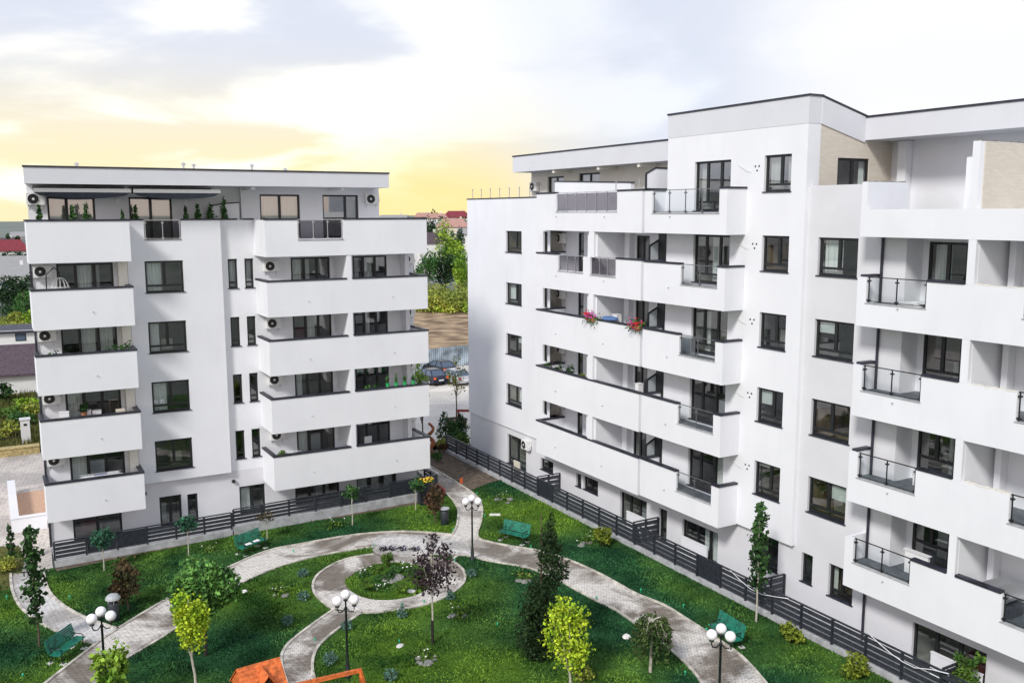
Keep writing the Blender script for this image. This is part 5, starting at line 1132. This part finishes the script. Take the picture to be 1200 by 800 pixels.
Y, z = on_x(27.35, 606, 545); mb = MB(); mb.prism([(27.35, Y-.35, .3), (27.35, Y+.35, .3), (27.3, Y+.35, 1.45), (27.3, Y-.35, 1.45)], (.06, 0, 0)); mb.bar((27.33, Y-.35, 1.46), (27.33, Y+.35, 1.46), .09, .03); tag(mb.build('board', 'house_cream'), 'pale board standing behind the far part of the black fence', 'board')
# white hoses along the fence
for l, pts in (('white hose hanging over the black fence behind the slim columnar tree', [(856, 668, 1.25), (868, 680, 1.1), (880, 690, .95), (893, 696, .9), (910, 699, 1.0), (924, 701, 1.2)]), ('white hose hanging over the black fence in front of the near ground floor window', [(1019, 743, 1.27), (1032, 755, 1.1), (1045, 766, .95), (1058, 775, .85), (1072, 782, .85), (1092, 784, 1.05), (1112, 789, 1.25)])):
    P = []
    for x, y, _ in pts: Y, z = on_x(26.9, x, y); P.append((26.9, Y, z))
    tag(MB().tube(P, .017, 7).build('hose', 'hose_white', None, True), l, 'hose')

# ------------------------------------------------------------------ yellow flowers, gate corner, planter with a tree
PX, PY, _ = G(499, 563, 1.35); t = thing('planter', 'dark planter box full of yellow flowers at the corner of the left block\'s fence', 'planter', (PX, PY, 0)); mb = MB(); mb.box((PX-.45, PY-.22, 0), (PX+.45, PY+.22, 1.2)); mb.box((PX-.48, PY-.25, 1.2), (PX+.48, PY+.25, 1.26)); mb.build('box', 'fence_dark', t)
V, F4 = leaf_quads(np.stack([rng.uniform(-.45, .45, 160), rng.uniform(-.22, .22, 160), rng.uniform(1.22, 1.4, 160)], 1), .14); raw('foliage', V, F4, 'leaf_fresh', t); mb = MB()
for i in range(34): mb.ball((PX+random.uniform(-.48, .48), PY+random.uniform(-.25, .25), random.uniform(1.3, 1.48)), random.uniform(.045, .085), (1, 1, .6), 6, 4)
mb.build('blossom', 'flower_yellow', t)
p, q = G(508, 569), G(521, 579); tag(MB().bar((p[0], p[1], .15), (q[0], q[1], .15), .12, .25).bar((p[0], p[1], .3), (q[0], q[1], .3), .16, .04).build('edging_board', 'wood_red'), 'red painted edging board beside the gate path', 'edging')
p = G(541, 566); t = MB(); t.bar((p[0], p[1], 0), (p[0]+.12, p[1]+.08, .38), .03); t.prism([(p[0]-.1, p[1], -.02), (p[0]+.1, p[1], -.02), (p[0]+.08, p[1]+.08, .28), (p[0]-.08, p[1]+.08, .28)], (0, .03, 0)); tag(t.build('spade', 'tail_orange'), 'orange spade stuck in the soil bed beside the gate path', 'spade')
b = G(535, 500); t = thing('round_planter', 'large round planter holding a thin bare tree at the car park edge', 'planter', b); MB().lathe(b, [(.75, 0), (.85, .55), (.9, .6), (.82, .62), (.8, .5)], 18).build('tub', 'trunk_brown', t); MB().lathe((b[0], b[1], .5), [(.78, 0), (.4, .08), (.02, .1)], 14).build('earth', 'soil', t)
H = topz(b, 426); tree('planter_tree', 'thin sparse tree growing in the round planter, in front of the parked cars', 'tree', (b[0], b[1], .55), 1.9, [(0, 0, H*.62, .7, .7, 1.2), (.35, -.2, H*.78, .5, .5, .7), (-.4, .2, H*.7, .45, .45, .7), (0, 0, H*.9, .4, .4, .55), (.5, -.3, H*.5, .3, .3, .4)], 'leaf_scrub', 260, .2, 'trunk_brown', .06, None, 5, .1)
GC = 'shrubs at the end of the black fence'
for p, r, h, l, m in (((522, 518), .75, 2.3, 'conical dark conifer left of the round planter', 'leaf_dark'), ((531, 515), .6, 1.4, 'upright green conifer right in front of the round planter', 'leaf_mid'), ((541, 524), .55, .9, 'bright green clipped ball at the end of the black fence', 'leaf_fresh'), ((540, 511), .6, 1.7, 'dark conifer between the round planter and the right block\'s corner', 'leaf_dark')):
    b = G(*p); tree('conifer', l, 'shrub', b, .2, [(0, 0, h*.3, r, r, h*.32), (0, 0, h*.6, r*.68, r*.68, h*.25), (0, 0, h*.87, r*.32, r*.32, h*.2)] if h > 1 else [(0, 0, .5, r, r, .45)], m, 520, .2, 'trunk_brown', .04, GC, 1, .6)
for p, l in (((517, 524), 'low brownish shrub on the soil at the far end of the black fence'), ((510, 540), 'low green shrub against the left block\'s far corner'), ((520, 530), 'low reddish shrub on the soil bed before the black fence')): bush('shrub', l, 'shrub', G(*p), .5, .7, 'leaf_red' if 'reddish' in l else ('leaf_scrub' if 'brownish' in l else 'leaf_mid'), 300, .15)
b = G(505, 534); mb = MB(); mb.tube([b]+[(b[0]+.18*math.cos(a*1.6), b[1]+.18*math.sin(a*1.6), .25*a) for a in np.linspace(.3, 9, 26)], [.2]+[.2-.0045*i for i in range(26)], 8); tag(mb.build('spiral_topiary', 'rust', None, True), 'rusty brown spiral topiary behind the left block\'s right corner', 'topiary')
b = (23.7, 53.5, 0.); tree('corner_tree', 'leafy green tree peeping out behind the left block\'s right edge', 'tree', b, 3.0, [(-.6, 0, topz(b, 440), .8, .7, .7), (.05, -.1, topz(b, 446), .5, .5, .6), (.15, -.1, topz(b, 462), .35, .35, .45), (-.4, .2, topz(b, 428), .5, .5, .4)], 'leaf_limegreen', 520, .2, 'trunk_brown', .06, None, 4, .2)

# ------------------------------------------------------------------ cars and the tin fence
def make_car(paint):
    t = thing('parked_car', 'x', 'car', (0, 0, 0), 'cars parked along the tin fence')
    def body(w, prof, z): return [(-w, y, zz) for y, zz in prof]
    mb = MB(); P = [(-2.1, .35), (-2.15, .62), (-2.08, .88), (-1.5, .95), (1.0, .92), (1.85, .8), (2.1, .62), (2.1, .35), (1.75, .24), (-1.75, .24)]
    mb.prism([(-.84, y, z) for y, z in P], (1.68, 0, 0)); mb.build('body', paint, t)
    V = []; L_ = [(-1.75, .93, .76), (-1.15, 1.4, .60), (.2, 1.42, .60), (1.05, .93, .76)]
    for y, z, w in L_: V += [(-w, y, z), (w, y, z)]
    MB().add(V, [(0, 1, 3, 2), (4, 5, 7, 6), (0, 2, 4, 6), (1, 7, 5, 3)]).build('windows', 'car_glass', t)
    mb = MB(); mb.add([(-.61, -1.18, 1.405), (.61, -1.18, 1.405), (.61, .22, 1.425), (-.61, .22, 1.425), (-.56, -1.0, 1.46), (.56, -1.0, 1.46), (.56, .05, 1.47), (-.56, .05, 1.47)], [(4, 5, 6, 7), (0, 1, 5, 4), (1, 2, 6, 5), (2, 3, 7, 6), (3, 0, 4, 7)])
    for s in (-1, 1):
        for a, b_ in (((-1.75, .93), (-1.15, 1.41)), ((-.45, .93), (-.45, 1.41)), ((.2, 1.42), (1.05, .93))):
            wa = .77 if a[1] < 1 else .61; wb = .77 if b_[1] < 1 else .61; mb.bar((s*wa, a[0], a[1]), (s*wb, b_[0], b_[1]), .07)
    mb.build('roof', paint, t)
    for s in (-1, 1):
        mb = MB(); mb.box((s*.58, -2.165, .66), (s*.83, -2.1, .88)); mb.build('tail_light', 'tail_red' if paint == 'car_silver' else 'tail_orange', t)
        MB().box((s*.55, 2.0, .58), (s*.82, 2.12, .74)).build('headlight', 'plate_white', t)
        MB().box((s*.84, .75, .92), (s*1.0, .9, 1.06)).build('mirror', paint, t)
        for y in (-1.3, 1.3):
            wh = MB().tube([(s*.66, y, .31), (s*.87, y, .31)], .31, 18).build('wheel', 'tyre', t); MB().tube([(s*.85, y, .31), (s*.885, y, .31)], .19, 14).build('rim', 'steel', wh)
    MB().box((-.27, -2.18, .5), (.27, -2.15, .62)).build('number_plate', 'plate_white', t)
    mb = MB(); mb.box((-.86, -2.2, .32), (.86, -2.05, .48)); mb.box((-.86, 2.05, .32), (.86, 2.16, .48)); mb.build('bumper', paint, t)
    return t
for p, m, l, rz in (((517, 452), 'car_blue', 'dark blue saloon car with orange tail lights, nearest of the parked cars', .12), ((528, 441), 'car_black', 'dark car half hidden behind the thin planter tree', .1), ((546, 452), 'car_silver', 'silver roofed car with red tail lights cut off by the right block\'s edge', .1)):
    c = make_car(m); q = np.array(G(*p)[:2]); dv = np.array([math.sin(-rz), math.cos(-rz)]); c.location = (q[0]+dv[0]*2.1, q[1]+dv[1]*2.1, .006); c.rotation_euler = (0, 0, rz); c['label'] = l
a, b_ = np.array(G(470, 437)), np.array(G(575, 425)); u_ = (b_-a); L_ = np.linalg.norm(u_); u_ /= L_; nn = np.array([-u_[1], u_[0], 0]); t = thing('tin_fence', 'blue grey corrugated tin fence behind the parked cars', 'fence', (*((a+b_)/2)[:2], 0)); n = int(L_/.12)
V = []
for i in range(n+1): p = a+u_*(i*L_/n)+nn*(.035 if i % 2 else -.035); V += [(p[0], p[1], .02), (p[0], p[1], 2.25)]
MB().add(V, [(2*i, 2*i+2, 2*i+3, 2*i+1) for i in range(n)]).build('sheet', 'tin_blue', t)
for i in range(int(L_/2.5)+1): p = a+u_*(i*2.5)+nn*.09; MB().bar((p[0], p[1], 0), (p[0], p[1], 2.3), .08).build('post', 'steel', t)
p = G(546, 494); tag(MB().bar((p[0]-.6, p[1]+.4, .9), (p[0]+.9, p[1]-.5, .9), .14, .18).bar((p[0]-.5, p[1]+.33, 0), (p[0]-.5, p[1]+.33, .85), .1).bar((p[0]+.8, p[1]-.43, 0), (p[0]+.8, p[1]-.43, .85), .1).build('barrier', 'wood_red'), 'dark red wooden barrier rail beside the round planter', 'barrier')

# ------------------------------------------------------------------ left edge: ramp walls, verge, garage house
t = thing('ramp_wall', 'low white L shaped wall round a brick paved ramp beside the left block', 'wall', (.6, 55, 0))
mb = MB(); mb.box((.2, 53.2, 0), (.55, 61.2, .75)); mb.box((.551, 53.2, 0), (1.86, 53.55, .75)); parts(mb, 'wall', 'render_white', t); mb = MB(); mb.box((.17, 53.17, .752), (.58, 61.23, .79)); mb.box((.581, 53.17, .752), (1.88, 53.58, .79)); mb.build('coping', 'render_grey', t)
setting(sheet('ramp_paving', [(.56, 53.56), (1.9, 53.56), (2.1, 61), (.56, 61)], .02, 'red_paver'))
tag(MB().box((-2.2, 70.8, 0), (2.35, 71.5, .5)).box((-14, 70.8, 0), (-2.2, 71.5, .46)).box((-2.2, 70.75, .5), (2.35, 71.55, .56)).build('retaining_kerb', 'stone_kerb'), 'ochre stone kerb between the paved yard and the overgrown verge', 'kerb')
setting(sheet('verge', [(-20, 71.4), (2.6, 71.4), (3.2, 96), (-20, 96)], .02, 'grass_dry'))
blades('verge_grass', 'grass_dry', 14000, (-8, 3.2, 71.6, 95), [[(-20, 71.5), (2.6, 71.5), (3.2, 95), (-20, 95)]], [], .5, .02)
b = G(31, 519); t = thing('gate_post', 'white square post at the yard\'s verge', 'post', b); MB().box((b[0]-.3, b[1]-.25, 0), (b[0]+.3, b[1]+.25, 1.75)).build('shaft', 'house_white', t); MB().box((b[0]-.36, b[1]-.3, 1.75), (b[0]+.36, b[1]+.3, 1.85)).build('cap', 'render_grey', t); MB().box((b[0]-.1, b[1]-.28, 1.35), (b[0]+.1, b[1]-.25, 1.5)).build('bell_plate', 'black', t)
t = thing('wire_fence', 'thin wire fence running left from the white post', 'fence', (b[0]-5, b[1], 0)); mb = MB()
for z in (.5, .9, 1.3): mb.tube([(b[0]-.3, b[1], z), (b[0]-12, b[1]+1.0, z)], .02, 4)
mb.build('wire', 'black', t)
for i in range(1, 6): MB().bar((b[0]-2*i-.3, b[1]+.17*i, 0), (b[0]-2*i-.3, b[1]+.17*i, 1.4), .06).build('post', 'steel', t)
VS = 'shrubs on the overgrown verge'
for p, r, h, m, l in (((8, 512), 1.3, 1.3, 'leaf_scrub', 'tangled yellowish shrub behind the wire fence at the left edge'), ((22, 500), 1.3, 1.2, 'leaf_mid', 'green shrub behind the white post'), ((40, 490), 1.3, 1.6, 'leaf_scrub', 'yellow brown shrub against the left block behind the verge'), ((12, 488), 1.5, 1.0, 'leaf_fresh', 'bright green low shrub in the middle of the verge'), ((30, 478), 1.5, 1.0, 'leaf_farlime', 'pale green shrub before the garage house'), ((3, 470), 1.1, 1.7, 'leaf_dark', 'dark shrub at the garage house\'s left corner')):
    bush('shrub', l, 'shrub', G(*p), r, h, m, 420, .3, VS)

def house(label, c, w, d, zb, eave, ridge, roofm, wallm, rz=0., hip=.0, wins=3, group='houses behind the garden', chim=True, name='house', over=.4):
    t = thing(name, label, 'house', (c[0], c[1], zb), group); cs, sn = math.cos(rz), math.sin(rz)
    def Q(x, y, z): return (c[0]+cs*x-sn*y, c[1]+sn*x+cs*y, zb+z)
    mb = MB(); mb.prism([Q(-w/2, -d/2, -1), Q(w/2, -d/2, -1), Q(w/2, d/2, -1), Q(-w/2, d/2, -1)], (0, 0, eave+1)); 
    if hip == 0:
        for x in (-w/2, w/2-.02): mb.prism([Q(x, -d/2, eave), Q(x, d/2, eave), Q(x, 0, ridge-.1)], (cs*.02, sn*.02, 0))
    mb.build('wall', wallm, t)
    W, D = w/2+over, d/2+over; e = eave-.08; h = W-hip*W if hip else W
    mb = MB(); V = [Q(-W, -D, e), Q(W, -D, e), Q(W, D, e), Q(-W, D, e), Q(-h, 0, ridge), Q(h, 0, ridge), Q(-W, -D, e-.2), Q(W, -D, e-.2), Q(W, D, e-.2), Q(-W, D, e-.2)]
    mb.add(V, [(0, 1, 5, 4), (2, 3, 4, 5), (1, 2, 5), (3, 0, 4), (0, 6, 7, 1), (1, 7, 8, 2), (2, 8, 9, 3), (3, 9, 6, 0), (6, 9, 8, 7)]); r_ = mb.build('roof', roofm, t)
    if chim: MB().prism([Q(w*.2, .2*d, ridge*.75), Q(w*.2+.6, .2*d, ridge*.75), Q(w*.2+.6, .2*d+.6, ridge*.75), Q(w*.2, .2*d+.6, ridge*.75)], (0, 0, ridge*.25+.8)).build('chimney', wallm, r_)
    for i in range(wins):
        x = -w/2+w*(i+.5)/wins; z0_ = eave*.38 if eave > 3.4 else .9; z1_ = min(z0_+1.4, eave-.35)
        f = MB().prism([Q(x-.6, -d/2-.03, z0_), Q(x+.6, -d/2-.03, z0_), Q(x+.6, -d/2-.03, z1_), Q(x-.6, -d/2-.03, z1_)], (-sn*.06, cs*.06, 0)).build('window', 'frame_dark', t)
        MB().prism([Q(x-.5, -d/2-.045, z0_+.1), Q(x+.5, -d/2-.045, z0_+.1), Q(x+.5, -d/2-.045, z1_-.1), Q(x-.5, -d/2-.045, z1_-.1)], (-sn*.02, cs*.02, 0)).build('pane', 'car_glass', f)
    return t
def at_depth(x, D): p = CAM+ray(x, 249)*D; return float(p[0]), float(p[1])
def H_(label, x, D, w, d, ytop, eave_px, roofm, wallm, rz=0., hip=0., **k):
    c = at_depth(x, D); zb = hgt(*c); zt = CAMH-(ytop-249)*D/FOC; ze = CAMH-(eave_px-249)*D/FOC
    if ze-zb < 2.0: zb = ze-2.6
    return house(label, c, w, d, zb, ze-zb, zt-zb, roofm, wallm, rz, hip, **k)
H_('low white garage house with plum coloured tiled roof at the left edge', 14, 88, 11, 9, 403, 429, 'roof_plum', 'house_white', -.1, wins=2, chim=False)
H_('long flat white house with dark roof edge behind the garage house', 16, 116, 12, 7, 379, 383, 'cap_dark', 'house_white', -.1, chim=False)
H_('white house half hidden by trees at the left edge', 4, 190, 10, 9, 309, 320, 'roof_grey', 'house_white', -.2)
H_('grey roofed house above the dark trees at the left edge', 16, 235, 13, 9, 298, 311, 'roof_grey', 'house_white', -.1, wins=4)
H_('house with big dark red roof at the left edge', 20, 300, 13, 9, 279, 291, 'roof_red', 'house_white', -.1)
H_('cream house far away beside the left block', 27, 400, 10, 9, 270, 275, 'roof_grey', 'house_cream', -.1)
H_('white house with grey roof above the dark trees, right of the half hidden one', 24, 205, 10, 8, 314, 322, 'roof_grey', 'house_white', -.1, wins=3)
H_('distant white house left of the dark red roof', 3, 330, 8, 8, 277, 284, 'roof_plum', 'house_white', -.1)
H_('large hipped salmon roofed house between the two blocks', 531, 350, 12, 9, 256, 265, 'roof_pink', 'house_cream', -.55, .45, wins=5)
H_('crimson roofed house on the hill behind the salmon roof', 535, 430, 12, 9, 247, 254, 'roof_red', 'house_cream', -.5, .4)
H_('cream house with small salmon roof half hidden by the pale tree', 512, 420, 9, 8, 250, 255, 'roof_pink', 'house_white', -.4, .3, wins=2)
H_('small white house with grey roof on the skyline near the right block', 545, 480, 8, 8, 249, 253, 'roof_grey', 'house_white', -.4, wins=2)
H_('white house with dark plum gable beside the left block\'s far edge', 502, 235, 7, 8, 272, 283, 'roof_plum', 'house_white', -.3, wins=2)
H_('small salmon roofed house on the hill beside the left block\'s terrace', 496, 470, 8, 8, 249, 253.5, 'roof_pink', 'house_cream', -.5, .3, wins=2)
H_('pale roofed house cut by the right block\'s edge', 548, 270, 5, 7, 267, 273, 'roof_grey', 'house_white', -.6, wins=2)
H_('grey roofed house seen over the left block\'s right terrace', 462, 330, 9, 9, 251.5, 255, 'roof_grey', 'house_cream', -.5, wins=2)
FT = 'trees behind the car park'
def far_tree(label, x, ybase, ytop, wpx, leaf, n, size, name='far_tree', group=FT, k=9, D=None):
    D = D or 16.5*FOC/(ybase-249); c = at_depth(x, D); zb = hgt(*c); pm = FOC/D; zt = CAMH-(ytop-249)/pm; h = zt-zb; r = wpx/2/pm*(1.3 if D < 300 else 1)
    tree(name, label, 'tree', (c[0], c[1], zb), h*.3, blob_clumps(0, 0, h*.56, r, r, h*.44, k), leaf, n, size, 'trunk_brown', .22, group, 4, .55)
for a in (('large pale green tree in the middle of the gap between the blocks', 521, 300, 257, 29, 'leaf_farlime', 2200, .55, 232), ('dark green tree right beside the left block\'s edge', 502, 290, 252, 14, 'leaf_fardark', 1000, .6, 262), ('dark green tree behind the pale tree near the right block', 538, 300, 265, 12, 'leaf_fardark', 900, .6, 245),
          ('bright lime tree against the right block\'s edge', 536, 330, 280, 27, 'leaf_farlime', 1900, .5, 200), ('dark bushy tree below the pale green tree', 520, 345, 288, 26, 'leaf_fardark', 1800, .5, 186), ('mid green tree low beside the left block', 498, 345, 291, 25, 'leaf_mid', 1700, .5, 183), ('lime green bushy tree at the right block\'s edge, lowest of the trees', 541, 345, 297, 19, 'leaf_farlime', 1300, .45, 176)):
    far_tree(*a[:8], D=a[8])
for a in (('dark dense tree at the left edge in front of the white house', 6, 368, 318, 44, 'leaf_fardark', 1700, .5), ('dark dense tree touching the left block', 30, 368, 314, 48, 'leaf_fardark', 1900, .5), ('mid green tree between the two dark trees at the left edge', 20, 374, 336, 30, 'leaf_mid', 1000, .45)): far_tree(*a, group='trees at the left edge')
for a in (('pale flowering shrub at the left edge above the long flat house', 8, 382, 364, 22, 'leaf_scrub', 500, .4), ('pale green shrub beside the left block above the long flat house', 30, 382, 361, 24, 'leaf_farlime', 500, .4)): far_tree(*a, name='shrub', group='shrubs above the long flat house')
for i, (x, D, y0, w, l) in enumerate(((506, 450, 246, 12, 'rounded dark tree on the skyline left of the crimson roof'), (512, 460, 247, 8, 'small tree on the skyline next to the rounded dark tree'), (520, 370, 262, 9, 'pale tree in front of the salmon roof'), (6, 330, 270, 6, 'small dark tree left of the dark red roof on the horizon'), (18, 330, 272, 7, 'small round tree above the dark red roof'))):
    c = at_depth(x, D); far_tree(l, x, 300, y0, w, 'leaf_fardark' if i != 2 else 'leaf_farlime', 260, 1.0, 'far_tree', 'far trees on the skyline', 5, D)
# scrub and far woods: masses nobody could count
def mass(name, pts, leaf, n, size):
    cl = []
    for x, D, r, h in pts: c = at_depth(x, D); cl.append((c[0], c[1], hgt(*c)+h*.45, r, r, h*.55))
    V, F4 = leaf_quads(clump_points(cl, n, .5), size); return setting(raw(name, V, F4, leaf), 'stuff')
mass('scrub', [(x, random.uniform(150, 172), random.uniform(1.6, 2.8), random.uniform(2.4, 4.6)) for x in np.linspace(488, 552, 34)], 'leaf_scrub', 9000, .42)
mass('scrub', [(x, random.uniform(150, 160), random.uniform(1.2, 2.0), random.uniform(1.0, 2.2)) for x in np.linspace(490, 552, 20)], 'leaf_farlime', 2400, .45)
mass('far_wood', [(x, random.uniform(230, 420), random.uniform(3, 6), random.uniform(4, 7)) for x in np.linspace(440, 556, 46)], 'leaf_fardark', 6000, 1.0)
mass('far_wood', [(x, random.uniform(220, 420), random.uniform(2, 5), random.uniform(2, 4)) for x in np.linspace(-30, 44, 30)], 'leaf_fardark', 3500, .9)
mass('field_grass', [(x, random.uniform(99, 103), random.uniform(.5, .9), random.uniform(.3, .8)) for x in np.linspace(488, 522, 14)], 'leaf_mid', 900, .3)
mass('hedge', [(x, random.uniform(120, 140), random.uniform(1.0, 1.8), random.uniform(.8, 1.8)) for x in np.linspace(-14, 42, 22)], 'leaf_scrub', 2600, .4)
mass('hedge', [(x, random.uniform(145, 175), random.uniform(1.6, 2.6), random.uniform(1.5, 3.)) for x in np.linspace(-14, 40, 14)], 'leaf_fardark', 2200, .5)
mass('hedge', [(x, random.uniform(95, 99), random.uniform(.6, .9), random.uniform(.6, 1.0)) for x in np.linspace(-8, 40, 12)], 'leaf_mid', 900, .3)

# ------------------------------------------------------------------ sky, sun, camera
w = bpy.data.worlds.new('World'); sc.world = w; w.use_nodes = True; nt = w.node_tree; N = nt.nodes; L = nt.links
bg = N['Background']; out = N['World Output']
FILL_SUN_AZ, FILL_SUN_EL = (-.84, -.54), R(40)             # behind the camera: sun added to brighten the facades, away from the sunset glow
sky = N.new('ShaderNodeTexSky'); sky.sky_type = 'NISHITA'; sky.sun_disc = False; sky.sun_elevation = FILL_SUN_EL; sky.sun_rotation = math.atan2(FILL_SUN_AZ[0], FILL_SUN_AZ[1])
tc = N.new('ShaderNodeTexCoord')
def mathn(op, a, b=None, clamp=False):
    n = N.new('ShaderNodeMath'); n.operation = op; n.use_clamp = clamp
    for i, v in enumerate((a, b)):
        if v is None: continue
        if isinstance(v, (int, float)): n.inputs[i].default_value = v
        else: L.new(v, n.inputs[i])
    return n.outputs[0]
def mixc(f, a, b, mode='MIX'):
    n = N.new('ShaderNodeMixRGB'); n.blend_type = mode
    for i, v in enumerate((f, a, b)):
        if isinstance(v, (int, float)): n.inputs[i].default_value = v
        elif isinstance(v, tuple): n.inputs[i].default_value = (*v, 1)
        else: L.new(v, n.inputs[i])
    return n.outputs[0]
def ramp(v, lo, hi):
    n = N.new('ShaderNodeMapRange'); n.interpolation_type = 'SMOOTHSTEP'; n.inputs['From Min'].default_value = lo; n.inputs['From Max'].default_value = hi; L.new(v, n.inputs['Value']); return n.outputs[0]
vec = tc.outputs['Generated']; sep = N.new('ShaderNodeSeparateXYZ'); L.new(vec, sep.inputs[0]); Z = sep.outputs['Z']
# cloud layer: direction flattened onto a plane overhead
zc = mathn('MAXIMUM', Z, 0.0); den = mathn('ADD', zc, .22)
cmb = N.new('ShaderNodeCombineXYZ'); L.new(mathn('DIVIDE', sep.outputs['X'], den), cmb.inputs[0]); L.new(mathn('DIVIDE', sep.outputs['Y'], den), cmb.inputs[1]); L.new(mathn('MULTIPLY', Z, 1.2), cmb.inputs[2])
nz = N.new('ShaderNodeTexNoise'); nz.inputs['Scale'].default_value = 1.15; nz.inputs['Detail'].default_value = 6; nz.inputs['Roughness'].default_value = .5; nz.inputs['Distortion'].default_value = .35; L.new(cmb.outputs[0], nz.inputs['Vector'])
def dotdir(px, py):
    d = ray(px, py); d = d/np.linalg.norm(d); n = N.new('ShaderNodeVectorMath'); n.operation = 'DOT_PRODUCT'; L.new(vec, n.inputs[0]); n.inputs[1].default_value = tuple(d); return n.outputs['Value']
SKYK = 1.0
cloud = mixc(ramp(nz.outputs['Fac'], .42, .60), (.515, .54, .615), (.625, .645, .70))
g1 = ramp(dotdir(190, 190), .86, .997); low = ramp(Z, .30, .0)
warm = mathn('MULTIPLY', g1, ramp(Z, .19, .02)); 
c1 = mixc(warm, cloud, (.73, .625, .38)); nzs = ramp(nz.outputs['Fac'], .46, .60)
c2 = mixc(mathn('MULTIPLY', mathn('MULTIPLY', ramp(dotdir(220, 135), .925, .997), nzs), 1.0), c1, (.83, .80, .71))
c3 = mixc(mathn('MULTIPLY', mathn('MULTIPLY', ramp(dotdir(480, 245), .985, .9995), ramp(Z, .10, .0)), .8), c2, (.75, .58, .20))
c4 = mixc(mathn('MULTIPLY', ramp(dotdir(1150, 40), .965, .999), .8), c3, (.70, .69, .69))
c4 = mixc(mathn('MULTIPLY', mathn('MULTIPLY', ramp(dotdir(600, 250), .3, -.5), ramp(Z, .42, .02)), .75), c4, (.86, .68, .56))
c4 = mixc(ramp(Z, .42, .8), c4, (.30, .34, .44))
grd = mixc(ramp(Z, -.02, -.10), c4, (.16, .18, .12))
fin = N.new('ShaderNodeVectorMath'); fin.operation = 'SCALE'; L.new(sky.outputs[0], fin.inputs[0]); fin.inputs['Scale'].default_value = .006
tot = mixc(1.0, grd, fin.outputs[0], 'ADD'); L.new(tot, bg.inputs['Color']); bg.inputs['Strength'].default_value = SKYK
sl = bpy.data.lights.new('fill_sun', 'SUN'); sl.energy = 2.15; sl.angle = R(11); sl.color = (1, .965, .92); so = bpy.data.objects.new('fill_sun', sl); COL.objects.link(so)
dv = Vector((FILL_SUN_AZ[0]*math.cos(FILL_SUN_EL), FILL_SUN_AZ[1]*math.cos(FILL_SUN_EL), math.sin(FILL_SUN_EL))).normalized(); so.rotation_euler = dv.to_track_quat('Z', 'Y').to_euler()

cam = bpy.data.cameras.new('camera'); co = bpy.data.objects.new('camera', cam); COL.objects.link(co); sc.camera = co
from mathutils import Matrix
Rm = Matrix(np.stack([AX[0], -AX[1], -AX[2]], 1).tolist()); co.matrix_world = Matrix.Translation((0, 0, CAMH)) @ Rm.to_4x4()
cam.sensor_width = 36; cam.lens = FOC/1200*36; cam.clip_end = 4000; cam.clip_start = .1
sc.render.engine = 'CYCLES'; sc.view_settings.view_transform = 'Standard'; sc.view_settings.look = 'None'; sc.view_settings.exposure = .51; sc.view_settings.gamma = 1
sc.cycles.transparent_max_bounces = 12; sc.cycles.max_bounces = 6
